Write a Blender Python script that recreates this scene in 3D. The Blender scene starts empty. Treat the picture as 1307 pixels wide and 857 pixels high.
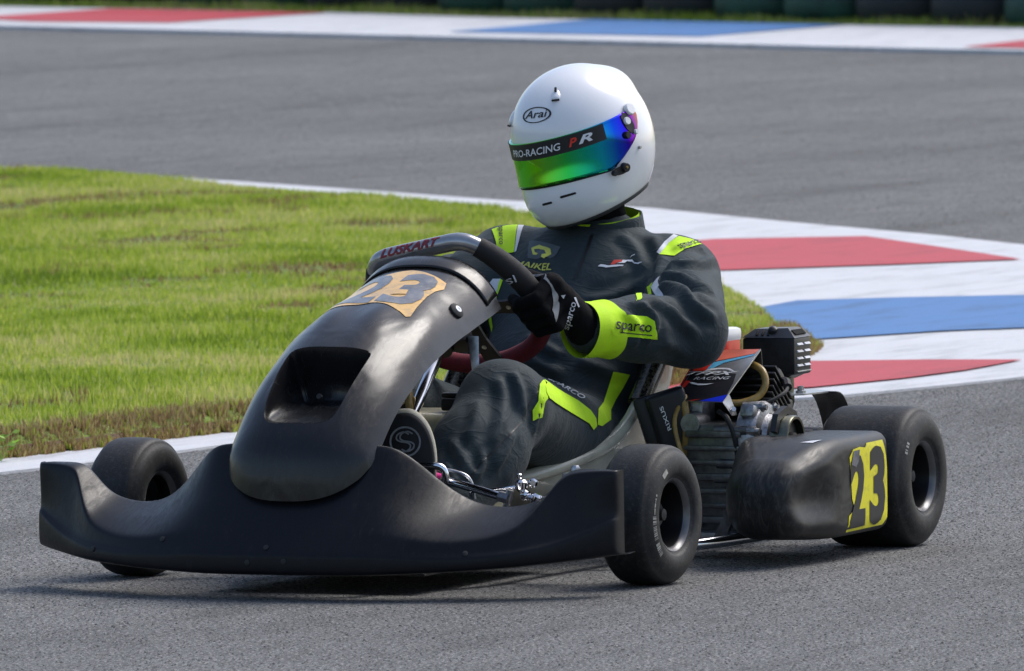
import bpy, bmesh, math, random
import numpy as np
from mathutils import Vector, Matrix, noise
from mathutils.bvhtree import BVHTree
from mathutils.geometry import delaunay_2d_cdt
random.seed(7); np.random.seed(7)
rad = math.radians
sc = bpy.context.scene
COL = sc.collection

# ---------------------------------------------------------------- camera
AZ, EL, ROLL, DIST = rad(23.4087), rad(3.1224), rad(.808), 24.0
TGT = Vector((0, .0297, .4398))
dirv = Vector((math.cos(AZ)*math.cos(EL), math.sin(AZ)*math.cos(EL), math.sin(EL)))
cpos = TGT + DIST*dirv
fw = -dirv
rt = fw.cross(Vector((0, 0, 1))).normalized()
up = rt.cross(fw)
r2 = math.cos(ROLL)*rt - math.sin(ROLL)*up
u2 = math.sin(ROLL)*rt + math.cos(ROLL)*up
cd = bpy.data.cameras.new('camera'); cam = bpy.data.objects.new('camera', cd); COL.objects.link(cam)
cam.matrix_world = Matrix(((r2.x, u2.x, -fw.x, cpos.x), (r2.y, u2.y, -fw.y, cpos.y), (r2.z, u2.z, -fw.z, cpos.z), (0, 0, 0, 1)))
cd.sensor_width = 36; cd.lens = 432.36; cd.clip_start = .5; cd.clip_end = 4000
cd.dof.use_dof = True; cd.dof.focus_distance = 23.7; cd.dof.aperture_fstop = 22
sc.camera = cam
# ---------------------------------------------------------------- sky, sun, exposure
SUN_EL, SUN_AZ = rad(52), rad(150)      # azimuth in the kart frame, from +X towards +Y
w = bpy.data.worlds.new('World'); sc.world = w; w.use_nodes = True
nt = w.node_tree; bg = nt.nodes['Background']
sky = nt.nodes.new('ShaderNodeTexSky'); sky.sky_type = 'NISHITA'; sky.sun_disc = False
sky.sun_elevation = SUN_EL; sky.sun_rotation = rad(90) - SUN_AZ
sky.air_density = 1.0; sky.dust_density = 2.4; sky.ozone_density = 1.0
nt.links.new(sky.outputs[0], bg.inputs[0]); bg.inputs[1].default_value = .14
sl = bpy.data.lights.new('sun', 'SUN'); sl.energy = 1.8; sl.angle = rad(32); sl.color = (1, .975, .94)
so = bpy.data.objects.new('sun', sl); COL.objects.link(so)
sv = Vector((math.cos(SUN_AZ)*math.cos(SUN_EL), math.sin(SUN_AZ)*math.cos(SUN_EL), math.sin(SUN_EL)))
so.rotation_euler = sv.to_track_quat('Z', 'Y').to_euler(); so.location = (0, 0, 30)
sc.view_settings.view_transform = 'Standard'; sc.view_settings.look = 'None'
sc.view_settings.gamma = 1; sc.view_settings.use_curve_mapping = False
sc.view_settings.exposure = 0.5

# ================================================================ materials
def newmat(name):
    m = bpy.data.materials.new(name); m.use_nodes = True
    n = m.node_tree.nodes; b = n['Principled BSDF']
    return m, m.node_tree, b
def nd(nt, t, **k):
    n = nt.nodes.new(t)
    for a, v in k.items():
        if a.startswith('i_'):
            key = a[2:]; key = int(key) if key.isdigit() else key.replace('_', ' ')
            n.inputs[key].default_value = v
        else: setattr(n, a, v)
    return n
def coords(nt, scale=(1, 1, 1), rot=(0, 0, 0)):
    tc = nd(nt, 'ShaderNodeTexCoord'); mp = nd(nt, 'ShaderNodeMapping')
    mp.inputs['Scale'].default_value = scale; mp.inputs['Rotation'].default_value = rot
    nt.links.new(tc.outputs['Object'], mp.inputs[0]); return mp.outputs[0]
def ntex(nt, vec, scale, detail=4, rough=.55, dist=0):
    n = nd(nt, 'ShaderNodeTexNoise'); n.inputs['Scale'].default_value = scale; n.inputs['Detail'].default_value = detail
    n.inputs['Roughness'].default_value = rough; n.inputs['Distortion'].default_value = dist
    nt.links.new(vec, n.inputs['Vector']); return n.outputs['Fac']
def ramp(nt, fac, stops):
    r = nd(nt, 'ShaderNodeValToRGB'); e = r.color_ramp.elements
    while len(e) < len(stops): e.new(.5)
    for i, (p, c) in enumerate(stops):
        e[i].position = p
        e[i].color = (c, c, c, 1) if isinstance(c, (int, float)) else (*c, 1)
    nt.links.new(fac, r.inputs[0]); return r.outputs[0]
def mixc(nt, fac, a, b, mode='MIX'):
    m = nd(nt, 'ShaderNodeMix', data_type='RGBA', blend_type=mode)
    for s, v in ((0, fac), (6, a), (7, b)):
        if hasattr(v, 'is_output'): nt.links.new(v, m.inputs[s])
        else: m.inputs[s].default_value = v if isinstance(v, (int, float)) else (*v, 1)
    return m.outputs[2]
def bump(nt, b, h, strength, dist=.01):
    n = nd(nt, 'ShaderNodeBump'); n.inputs['Strength'].default_value = strength; n.inputs['Distance'].default_value = dist
    nt.links.new(h, n.inputs['Height']); nt.links.new(n.outputs[0], b.inputs['Normal'])
def M(name, col, rough=.5, metal=0., var=.25, scale=18., bmp=0., bscale=200., coat=0., spec=.5, dirt=None):
    m, nt, b = newmat(name)
    v = coords(nt); f = ntex(nt, v, scale, 6, .6)
    lo = tuple(c*(1-var) for c in col); hi = tuple(min(1, c*(1+var)) for c in col)
    c = ramp(nt, f, [(.3, lo), (.7, hi)])
    if dirt:
        f2 = ntex(nt, v, scale*2.3, 8, .7)
        c = mixc(nt, ramp(nt, f2, [(.5, 0.), (.75, dirt[1])]), c, dirt[0])
    nt.links.new(c, b.inputs['Base Color'])
    rr = nd(nt, 'ShaderNodeMapRange'); rr.inputs[3].default_value = max(.02, rough*.8); rr.inputs[4].default_value = min(1, rough*1.25)
    nt.links.new(f, rr.inputs[0]); nt.links.new(rr.outputs[0], b.inputs['Roughness'])
    b.inputs['Metallic'].default_value = metal; b.inputs['Coat Weight'].default_value = coat
    b.inputs['Specular IOR Level'].default_value = spec
    if bmp: bump(nt, b, ntex(nt, v, bscale, 3), bmp, .002)
    return m

MAT = {}
def build_materials():
    G = MAT
    # scuffed moulded plastic
    def plastic(name, base, rough, scuff, sc_col=(.16, .15, .14), coat=0., spec=.3, dent=0., cov=(.58, .78)):
        m, nt, b = newmat(name)
        v = coords(nt); vs = coords(nt, (3, 14, 5), (.3, .2, .5))
        n1 = ntex(nt, v, 5, 8, .65, .4); n2 = ntex(nt, vs, 7, 6, .7, 1.2); n3 = ntex(nt, v, 160, 2)
        c = mixc(nt, ramp(nt, n1, [(.35, 0.), (.8, .55)]), base, tuple(x*1.9 for x in base))
        c = mixc(nt, ramp(nt, n2, [(cov[0], 0.), (cov[1], scuff)]), c, sc_col)
        nt.links.new(c, b.inputs['Base Color'])
        r = nd(nt, 'ShaderNodeMapRange'); r.inputs[1].default_value = .3; r.inputs[2].default_value = .75
        r.inputs[3].default_value = rough*.75; r.inputs[4].default_value = min(1, rough*1.5)
        nt.links.new(n2, r.inputs[0]); nt.links.new(r.outputs[0], b.inputs['Roughness'])
        b.inputs['Coat Weight'].default_value = coat; b.inputs['Coat Roughness'].default_value = .12; b.inputs['Specular IOR Level'].default_value = spec
        bump(nt, b, n3, .06, .002)
        if dent:
            b2 = nd(nt, 'ShaderNodeBump'); b2.inputs['Strength'].default_value = dent; b2.inputs['Distance'].default_value = .02
            nt.links.new(ntex(nt, coords(nt, (3, 5, 3), (.2, .5, .3)), 2.2, 2, .4, 1.0), b2.inputs['Height']); nt.links.new(b2.outputs[0], b.inputs['Normal'])
        return m
    G['bumper'] = plastic('bumper_plastic', (.0058, .0064, .0088), .36, .22, (.060, .058, .057), spec=.20)
    G['panel'] = plastic('panel_plastic', (.009, .0089, .0098), .21, .08, spec=.38, dent=.16)
    G['pod'] = plastic('pod_plastic', (.012, .012, .0125), .40, .55, (.12, .115, .105), cov=(.45, .80))
    G['blackplastic'] = M('black_plastic', (.008, .008, .010), .38, spec=.35)
    G['rubberblack'] = M('black_rubber', (.014, .014, .015), .7, bmp=.2)
    # tyre: dusty slick with fine wear across the tread
    m, nt, b = newmat('tyre_rubber')
    v = coords(nt); n1 = ntex(nt, v, 9, 6, .6, .5); n2 = ntex(nt, v, 260, 3)
    c = mixc(nt, ramp(nt, n1, [(.35, 0.), (.75, .8)]), (.010, .010, .011), (.040, .038, .036))
    nt.links.new(c, b.inputs['Base Color']); b.inputs['Roughness'].default_value = .55; b.inputs['Specular IOR Level'].default_value = .3
    c2 = mixc(nt, ramp(nt, ntex(nt, v, 95, 5, .75), [(.5, 0.), (.72, .55)]), c, (.075, .072, .068)); nt.links.new(c2, b.inputs['Base Color']); bump(nt, b, n2, .28, .002); G['tyre'] = m
    G['rim'] = M('rim_black', (.005, .005, .006), .35, spec=.2)
    G['rimlip'] = M('rim_lip', (.12, .12, .125), .32, .6)
    G['chrome'] = M('chrome', (.75, .75, .77), .12, 1., .1)
    G['steel'] = M('worn_steel', (.42, .42, .43), .34, 1., .35, 60)
    G['alu'] = M('cast_aluminium', (.32, .32, .33), .42, .9, .4, 45, .3, 300, dirt=((.03, .028, .025), .7))
    G['enginegrey'] = M('engine_casting', (.13, .131, .135), .38, .7, .5, 40, .3, 260, dirt=((.12, .11, .1), .3))
    G['engineblack'] = M('engine_black', (.012, .012, .013), .42, .0, .4, 40, .15, 250)
    G['sheet'] = M('sheet_aluminium', (.45, .45, .46), .3, .8, .2, 30)
    G['sheetdark'] = M('sheet_dark', (.08, .08, .085), .35, .6, .3, 30)
    G['bronze'] = M('drum_steel', (.13, .13, .10), .3, .9, .3, 50)
    G['hose'] = M('amber_hose', (.30, .19, .05), .3, 0, .3, 60)
    G['redsuede'] = M('red_suede', (.13, .008, .016), .85, 0, .35, 90, .4, 600)
    G['blackgrip'] = M('black_grip', (.010, .009, .010), .75, 0, .3, 80, .3, 500)
    G['silverwrap'] = M('silver_wrap', (.33, .33, .35), .22, .7, .2, 25)
    G['redprint'] = M('red_print', (.22, .01, .018), .5)
    G['cream'] = M('cream_polyethylene', (.42, .38, .24), .4, 0, .2, 12, dirt=((.1, .08, .05), .5))
    G['seatgel'] = M('fibreglass', (.44, .42, .33), .22, 0, .2, 14, coat=.4)
    G['black'] = M('matt_black', (.006, .006, .007), .7)
    G['white'] = M('white_paint', (.75, .75, .76), .35, 0, .06)
    G['pink'] = M('pink_tape', (.85, .04, .32), .5)
    G['lime'] = M('lime_fabric', (.50, .80, .010), .8, 0, .1, 30, .25, 700)
    G['whitefab'] = M('white_fabric', (.62, .63, .68), .8, 0, .08, 30, .25, 700)
    G['yellowprint'] = M('yellow_print', (.62, .58, .10), .7)
    G['greyprint'] = M('grey_print', (.075, .09, .10), .75)
    G['greyedge'] = M('grey_outline', (.22, .23, .24), .6)
    G['redfab'] = M('red_print_fabric', (.5, .03, .02), .7)
    G['blackprint'] = M('black_print', (.008, .008, .009), .5)
    G['glove'] = M('black_glove', (.004, .004, .005), .9, 0, .3, 60, .3, 500, spec=.12)
    G['bootsuede'] = M('black_boot', (.010, .010, .012), .8, 0, .3, 50, .3, 400)
    G['bootsole'] = M('beige_sole', (.38, .36, .29), .7)
    G['balaclava'] = M('balaclava', (.004, .004, .005), .95, 0, .2, 60, .3, 500, spec=.05)
    # suit fabric with fine weave and soft mottling
    m, nt, b = newmat('suit_fabric')
    v = coords(nt); n1 = ntex(nt, v, 7, 5, .6); n2 = ntex(nt, v, 900, 2)
    c = ramp(nt, n1, [(.3, (.0225, .0325, .0375)), (.7, (.0340, .0475, .0530))])
    nt.links.new(c, b.inputs['Base Color']); b.inputs['Roughness'].default_value = .72; b.inputs['Specular IOR Level'].default_value = .22
    b.inputs['Sheen Weight'].default_value = .08; b.inputs['Sheen Roughness'].default_value = .4
    n3 = ntex(nt, coords(nt, (1, 1, 1)), 38, 3, .5, .6)
    rg = ramp(nt, ntex(nt, coords(nt, (1.0, .55, 1.3), (.5, .3, .6)), 17, 3, .5, 1.4), [(.40, 0.), (.5, 1.), (.60, 0.)])
    hm = mixc(nt, .22, mixc(nt, .5, n3, rg), n2); bump(nt, b, hm, .34, .006); G['suit'] = m
    # helmet
    G['helmet'] = M('helmet_gelcoat', (.80, .80, .82), .16, 0, .02, 8, coat=.6)
    # iridescent visor: coating colour follows the visor from its middle to its hinge
    m, nt, b = newmat('visor_mirror')
    tc = nd(nt, 'ShaderNodeAttribute', attribute_name='vis')
    c = ramp(nt, tc.outputs['Fac'], [(0, (.10, .02, .25)), (.14, (.02, .05, .55)), (.29, (.01, .46, .62)), (.38, (.06, .52, .10)), (.50, (.17, .50, .02)), (.62, (.03, .52, .08)), (.70, (.01, .46, .30)), (.77, (.01, .40, .60)), (.845, (.01, .08, .68)), (.90, (.03, .01, .62)), (.95, (.25, .02, .38)), (1, (.45, .18, .03))])
    nt.links.new(c, b.inputs['Base Color']); b.inputs['Metallic'].default_value = .95; b.inputs['Roughness'].default_value = .1; G['visor'] = m
    # carbon weave
    m, nt, b = newmat('carbon_weave')
    ck = nd(nt, 'ShaderNodeTexChecker'); ck.inputs['Scale'].default_value = 115
    ck.inputs['Color1'].default_value = (.008, .008, .008, 1); ck.inputs['Color2'].default_value = (.05, .046, .028, 1)
    nt.links.new(coords(nt, (1, 1, 1), (.6, .7, .4)), ck.inputs['Vector']); nt.links.new(ck.outputs[0], b.inputs['Base Color'])
    b.inputs['Roughness'].default_value = .25; G['carbon'] = m
    # sticker stocks
    G['yellow'] = M('yellow_vinyl', (.72, .66, .01), .35, 0, .08, 20, dirt=((.10, .09, .05), .5))
    G['orange'] = M('orange_vinyl', (.74, .44, .13), .2, 0, .15, 14, dirt=((.20, .18, .15), .85))
    G['digitgrey'] = M('grey_vinyl', (.13, .135, .15), .22, 0, .5, 30, dirt=((.40, .30, .16), .5))
    G['red'] = M('red_vinyl', (.70, .035, .02), .3); G['salmon'] = M('faded_red_vinyl', (.72, .16, .10), .3)
    G['blue'] = M('blue_vinyl', (.01, .03, .55), .3); G['cyan'] = M('light_blue_vinyl', (.10, .38, .60), .3)
    G['silver'] = M('silver_vinyl', (.62, .63, .66), .3); G['navy'] = M('dark_blue_vinyl', (.012, .016, .05), .3)
    G['mesh'] = M('dark_mesh_vinyl', (.012, .012, .016), .35)
    G['tyreprint'] = M('tyre_lettering', (.30, .29, .26), .7, 0, .5, 70)
    # asphalt
    m, nt, b = newmat('asphalt')
    v = coords(nt); vz = coords(nt, (1, 1, 1), (0, 0, rad(-23)))
    fine = ntex(nt, v, 120, 3, .8); mid = ntex(nt, v, 34, 4, .65)
    big = ntex(nt, v, .55, 4); lane = ntex(nt, coords(nt, (.10, .9, 1), (0, 0, rad(25))), 1.6, 6, .6)
    c = ramp(nt, fine, [(.33, (.016, .016, .018)), (.44, (.080, .080, .083)), (.54, (.175, .175, .177)), (.66, (.66, .66, .65))])
    c = mixc(nt, .30, c, ramp(nt, mid, [(.3, (.080, .080, .082)), (.7, (.20, .20, .201))]))
    c = mixc(nt, .7, c, ramp(nt, big, [(.3, .78), (.7, 1.16)]), 'MULTIPLY')
    c = mixc(nt, .8, c, ramp(nt, lane, [(.30, .55), (.45, .92), (.75, 1.12)]), 'MULTIPLY')
    c = mixc(nt, 1., c, (.92, .91, .885), 'MULTIPLY')
    c = mixc(nt, .85, c, ramp(nt, ntex(nt, coords(nt, (.45, 1.5, 1), (0, 0, rad(25))), 5.5, 5, .7, .6), [(.30, .72), (.5, 1.), (.72, 1.20)]), 'MULTIPLY')
    nt.links.new(c, b.inputs['Base Color']); b.inputs['Roughness'].default_value = .85
    b.inputs['Specular IOR Level'].default_value = .25
    vo = nd(nt, 'ShaderNodeTexVoronoi'); vo.inputs['Scale'].default_value = 120; nt.links.new(v, vo.inputs['Vector'])
    bump(nt, b, mixc(nt, .5, fine, vo.outputs['Distance']), .55, .008); G['asphalt'] = m
    # kerb paint
    def paint(name, col, wear):
        m, nt, b = newmat(name); v = coords(nt)
        n1 = ntex(nt, v, 3.2, 8, .7); n2 = ntex(nt, v, 90, 3, .7); n3 = ntex(nt, coords(nt, (.6, 3.2, 1), (0, 0, rad(28))), 2.6, 8, .72)
        c = mixc(nt, ramp(nt, n1, [(.35, 0.), (.7, .35)]), col, tuple(x*.72 + .02 for x in col))
        c = mixc(nt, ramp(nt, n3, [(.50, 0.), (.72, wear)]), c, tuple(x*.45 for x in col))
        nt.links.new(c, b.inputs['Base Color']); b.inputs['Roughness'].default_value = .6
        bump(nt, b, n2, .4, .006); return m
    G['kwhite'] = paint('kerb_white', (.58, .58, .595), .75); G['kred'] = paint('kerb_red', (.46, .030, .042), .6); G['kblue'] = paint('kerb_blue', (.048, .17, .41), .9)
    # soil and turf
    m, nt, b = newmat('turf_soil'); v = coords(nt)
    n1 = ntex(nt, v, 2.2, 8, .7); n2 = ntex(nt, v, 40, 4, .7)
    c = ramp(nt, n1, [(.3, (.09, .16, .02)), (.5, (.16, .23, .035)), (.68, (.20, .17, .07))])
    c = mixc(nt, .5, c, ramp(nt, n2, [(.3, .5), (.7, 1.2)]), 'MULTIPLY')
    nt.links.new(c, b.inputs['Base Color']); b.inputs['Roughness'].default_value = .95; bump(nt, b, n2, .6, .02); G['turf'] = m
    G['soil'] = M('bare_soil', (.11, .065, .032), .95, 0, .5, 30, .6, 90)
    m, nt, b = newmat('grass_blade')
    at = nd(nt, 'ShaderNodeAttribute', attribute_name='tint')
    c = ramp(nt, at.outputs['Fac'], [(0, (.14, .22, .018)), (.30, (.29, .39, .028)), (.55, (.47, .54, .075)), (.82, (.66, .59, .25)), (1, (.21, .11, .055))])
    nt.links.new(c, b.inputs['Base Color']); b.inputs['Roughness'].default_value = .6
    b.inputs['Transmission Weight'].default_value = 0
    tr = nd(nt, 'ShaderNodeBsdfTranslucent'); nt.links.new(c, tr.inputs[0]); mx = nd(nt, 'ShaderNodeMixShader'); mx.inputs[0].default_value = .45
    out = nt.nodes['Material Output']; nt.links.new(b.outputs[0], mx.inputs[1]); nt.links.new(tr.outputs[0], mx.inputs[2]); nt.links.new(mx.outputs[0], out.inputs[0]); G['blade'] = m
    m, nt, b = newmat('asphalt_stone'); at = nd(nt, 'ShaderNodeAttribute', attribute_name='tint')
    nt.links.new(ramp(nt, at.outputs['Fac'], [(0, (.038, .038, .039)), (.5, (.082, .0825, .083)), (.85, (.158, .158, .158)), (1, (.37, .37, .365))]), b.inputs['Base Color']); b.inputs['Roughness'].default_value = .7; G['stone'] = m
    G['wallgreen'] = M('green_painted_rubber', (.012, .060, .040), .55, 0, .5, 8); G['wallblack'] = M('old_tyre_rubber', (.012, .016, .017), .6, 0, .4, 8)
build_materials()

# ================================================================ mesh helpers
def obj(name, verts, faces, mat=None, parent=None, smooth=True, normals=None, sub=0):
    me = bpy.data.meshes.new(name)
    if isinstance(verts, np.ndarray): verts = verts.tolist()
    if isinstance(faces, np.ndarray): faces = faces.tolist()
    me.from_pydata(verts, [], faces); me.update()
    if smooth: me.polygons.foreach_set('use_smooth', [True]*len(me.polygons))
    if isinstance(mat, (list, tuple)):
        for x in mat: me.materials.append(MAT[x])
    elif mat: me.materials.append(MAT[mat])
    if normals is not None: me.normals_split_custom_set_from_vertices(normals)
    o = bpy.data.objects.new(name, me); COL.objects.link(o)
    if parent: o.parent = parent
    if sub:
        md = o.modifiers.new('sub', 'SUBSURF'); md.levels = md.render_levels = sub
        apply_mods(o)
    return o
def apply_mods(o):
    dg = bpy.context.evaluated_depsgraph_get(); dg.update()
    me = bpy.data.meshes.new_from_object(o.evaluated_get(dg)); o.modifiers.clear(); old = o.data; o.data = me; me.name = old.name
def tag(o, label, cat=None, group=None, kind=None):
    if label: o['label'] = label
    if cat: o['category'] = cat
    if group: o['group'] = group
    if kind: o['kind'] = kind
    return o
def empty(name, loc=(0, 0, 0)):
    o = bpy.data.objects.new(name, None); COL.objects.link(o); o.location = loc; o.empty_display_size = .2; return o
def bm_obj(name, bm, mat, parent=None, smooth=False):
    me = bpy.data.meshes.new(name); bm.to_mesh(me); bm.free()
    me.polygons.foreach_set('use_smooth', [smooth]*len(me.polygons))
    for x in ([mat] if isinstance(mat, str) else mat): me.materials.append(MAT[x])
    o = bpy.data.objects.new(name, me); COL.objects.link(o)
    if parent: o.parent = parent
    return o
class MB:
    """collects pieces of one mesh"""
    def __init__(s): s.v = []; s.f = []
    def add(s, v, f):
        n = len(s.v); s.v += [tuple(p) for p in v]; s.f += [tuple(i+n for i in q) for q in f]; return s
    def build(s, name, mat, parent=None, smooth=True, auto=True):
        o = obj(name, s.v, s.f, mat, parent, smooth)
        if smooth and auto: set_auto(o)
        return o
def set_auto(o, ang=40):
    me = o.data; bm = bmesh.new(); bm.from_mesh(me); c = rad(ang)
    for e in bm.edges:
        e.smooth = len(e.link_faces) == 2 and e.calc_face_angle(0) < c
    bm.to_mesh(me); bm.free()
def frame_of(n, hint=(0, 0, 1)):
    n = Vector(n).normalized(); h = Vector(hint)
    if abs(n.dot(h)) > .98: h = Vector((1, 0, 0))
    a = h.cross(n).normalized(); return a, n.cross(a), n
def lathe(prof, c, axis, seg=48, closed=False):
    """profile of (radius, along) about axis through c"""
    a, b, n = frame_of(axis); c = Vector(c); v = []; f = []; m = len(prof)
    for i in range(seg):
        t = 2*math.pi*i/seg; d = a*math.cos(t) + b*math.sin(t)
        for r, h in prof: v.append(c + d*r + n*h)
    for i in range(seg):
        j = (i+1) % seg
        for k in range(m if closed else m-1):
            l = (k+1) % m
            f.append((i*m+k, j*m+k, j*m+l, i*m+l))
    if not closed:
        f.append(tuple(i*m for i in range(seg))[::-1]); f.append(tuple(i*m+m-1 for i in range(seg)))
    return v, f
def catmull(pts, n=8, closed=False):
    P = [Vector(p) for p in pts]; out = []; L = len(P)
    for i in range(L if closed else L-1):
        g = lambda k: P[k % L] if closed else P[max(0, min(L-1, k))]
        a, b, c, d = g(i-1), g(i), g(i+1), g(i+2)
        for k in range(n):
            t = k/n
            out.append(.5*((2*b) + (c-a)*t + (2*a-5*b+4*c-d)*t*t + (3*b-a-3*c+d)*t**3))
    if not closed: out.append(P[-1])
    return out
def tube(pts, r, seg=12, closed=False, cap=True, flat=1.):
    P = [Vector(p) for p in pts]; n = len(P); v = []; f = []
    rr = r if isinstance(r, (list, tuple)) else [r]*n
    nrm = None
    for i in range(n):
        if closed: t = (P[(i+1) % n]-P[i-1]).normalized()
        else: t = (P[min(n-1, i+1)]-P[max(0, i-1)]).normalized()
        if nrm is None: nrm = frame_of(t)[0]
        else: nrm = (nrm - t*nrm.dot(t)).normalized()
        b = t.cross(nrm)
        for k in range(seg):
            a = 2*math.pi*k/seg
            v.append(P[i] + (nrm*math.cos(a) + b*math.sin(a)*flat)*rr[i])
    for i in range(n if closed else n-1):
        j = (i+1) % n
        for k in range(seg):
            l = (k+1) % seg; f.append((i*seg+k, i*seg+l, j*seg+l, j*seg+k))
    if cap and not closed:
        f.append(tuple(range(seg))[::-1]); f.append(tuple((n-1)*seg+k for k in range(seg)))
    return v, f
def rbox(c, s, bev=.004, rot=None, seg=2):
    """bevelled box: centre, full size"""
    bm = bmesh.new(); bmesh.ops.create_cube(bm, size=1)
    bmesh.ops.scale(bm, vec=s, verts=bm.verts)
    if bev: bmesh.ops.bevel(bm, geom=bm.edges[:], offset=min(bev, min(s)*.45), segments=seg, affect='EDGES', profile=.6)
    m = Matrix.Translation(c)
    if rot is not None: m = m @ rot
    bm.transform(m); bm.verts.index_update()
    v = [p.co.copy() for p in bm.verts]; f = [tuple(q.index for q in x.verts) for x in bm.faces]; bm.free(); return v, f
def rotm(x=0, y=0, z=0): return (Matrix.Rotation(rad(z), 4, 'Z') @ Matrix.Rotation(rad(y), 4, 'Y') @ Matrix.Rotation(rad(x), 4, 'X'))
def prism(poly, n, th):
    """extrude 3D polygon along -n by th"""
    n = Vector(n).normalized()*th; P = [Vector(p) for p in poly]; k = len(P)
    v = P + [p-n for p in P]; f = [tuple(range(k)), tuple(range(2*k-1, k-1, -1))]
    f += [(i, i+k, (i+1) % k+k, (i+1) % k) for i in range(k)]
    return v, f
def loft(rows, closed_v=False):
    R = len(rows); C = len(rows[0]); v = [p for r in rows for p in r]; f = []
    for i in range(R-1):
        for j in range(C if closed_v else C-1):
            k = (j+1) % C
            f.append((i*C+j, i*C+k, (i+1)*C+k, (i+1)*C+j))
    return v, f

# ---- implicit surfaces meshed with naive surface nets
def surfnet(f, lo, hi, h, proj=2):
    ax = [np.arange(lo[i], hi[i]+h, h, dtype=np.float32) for i in range(3)]
    X = ax[0][:, None, None]; Y = ax[1][None, :, None]; Z = ax[2][None, None, :]
    V = np.broadcast_to(f(X, Y, Z), (len(ax[0]), len(ax[1]), len(ax[2])))
    ins = V < 0
    cnt = sum(ins[a:ins.shape[0]-1+a, b:ins.shape[1]-1+b, c:ins.shape[2]-1+c].astype(np.int8) for a in (0, 1) for b in (0, 1) for c in (0, 1))
    act = (cnt > 0) & (cnt < 8); idx = np.argwhere(act); vid = np.full(act.shape, -1, np.int64); vid[act] = np.arange(len(idx))
    corn = [(a, b, c) for a in (0, 1) for b in (0, 1) for c in (0, 1)]
    val = {q: V[idx[:, 0]+q[0], idx[:, 1]+q[1], idx[:, 2]+q[2]] for q in corn}
    S = np.zeros((len(idx), 3)); N = np.zeros(len(idx))
    for a in corn:
        for ax_ in range(3):
            if a[ax_] == 0:
                b = list(a); b[ax_] = 1; b = tuple(b); va, vb = val[a], val[b]; cr = (va < 0) != (vb < 0)
                t = np.where(cr, va/np.where(va == vb, 1, va-vb), 0)
                p = np.array(a, float)[None, :].repeat(len(idx), 0); p[:, ax_] += t
                S[cr] += p[cr]; N[cr] += 1
    P = (S/N[:, None] + idx)*h + np.array([ax[0][0], ax[1][0], ax[2][0]])
    F = []
    for d in range(3):
        e, g = [(1, 2), (2, 0), (0, 1)][d]
        sl0 = [slice(None)]*3; sl1 = [slice(None)]*3; sl0[d] = slice(0, -1); sl1[d] = slice(1, None)
        c0, c1 = ins[tuple(sl0)], ins[tuple(sl1)]; E = np.argwhere(c0 != c1)
        ok = (E[:, e] > 0) & (E[:, g] > 0) & (E[:, e] < ins.shape[e]-1) & (E[:, g] < ins.shape[g]-1); E = E[ok]
        flip = c0[tuple(E.T)]
        def at(de, dg):
            q = E.copy(); q[:, e] += de; q[:, g] += dg; return vid[tuple(q.T)]
        Q = np.stack([at(-1, -1), at(0, -1), at(0, 0), at(-1, 0)], 1)
        Q[~flip] = Q[~flip][:, ::-1]; F.append(Q)
    F = np.concatenate(F)
    def grad(P):
        e = h*.3; g = np.stack([(f(*(P + e*np.eye(3)[i]).T) - f(*(P - e*np.eye(3)[i]).T))/(2*e) for i in range(3)], 1); return g
    for _ in range(proj):
        g = grad(P); d = f(*P.T); P = P - np.clip(d/np.maximum((g*g).sum(1), .05), -h, h)[:, None]*g
    g = grad(P); nrm = g/np.maximum(np.linalg.norm(g, axis=1, keepdims=True), 1e-6)
    return P, F, nrm
def S_cone(X, Y, Z, a, b, r1, r2, sc=(1, 1, 1)):
    a = np.array(a, float); b = np.array(b, float)-a
    px, py, pz = (X-a[0]), (Y-a[1]), (Z-a[2])
    h = np.clip((px*b[0]+py*b[1]+pz*b[2])/(b@b), 0, 1)
    dx, dy, dz = (px-h*b[0])/sc[0], (py-h*b[1])/sc[1], (pz-h*b[2])/sc[2]
    return (np.sqrt(dx*dx+dy*dy+dz*dz) - (r1+(r2-r1)*h))*min(1, min(sc))
def S_ell(X, Y, Z, c, r, ry=0., rx=0., rz=0.):
    R = np.array(rotm(math.degrees(rx), math.degrees(ry), math.degrees(rz)).to_3x3())
    px, py, pz = X-c[0], Y-c[1], Z-c[2]
    q = [R[0, i]*px+R[1, i]*py+R[2, i]*pz for i in range(3)]
    k0 = np.sqrt(sum((q[i]/r[i])**2 for i in range(3))); k1 = np.sqrt(sum((q[i]/r[i]**2)**2 for i in range(3)))
    return k0*(k0-1)/np.maximum(k1, 1e-6)
def S_box(X, Y, Z, c, s, r):
    qx, qy, qz = abs(X-c[0])-s[0]/2+r, abs(Y-c[1])-s[1]/2+r, abs(Z-c[2])-s[2]/2+r
    return np.sqrt(np.maximum(qx, 0)**2+np.maximum(qy, 0)**2+np.maximum(qz, 0)**2) + np.minimum(np.maximum(qx, np.maximum(qy, qz)), 0) - r
def smin(a, b, k):
    h = np.clip(.5+.5*(b-a)/k, 0, 1); return b+(a-b)*h-k*h*(1-h)
def smax(a, b, k): return -smin(-a, -b, k)
def bvh_of(*objs):
    v = []; f = []
    for o in objs:
        n = len(v); v += [o.matrix_basis @ p.co for p in o.data.vertices] if o.parent is None else [p.co.copy() for p in o.data.vertices]
        f += [tuple(i+n for i in q.vertices) for q in o.data.polygons]
    return BVHTree.FromPolygons(v, f)

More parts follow.
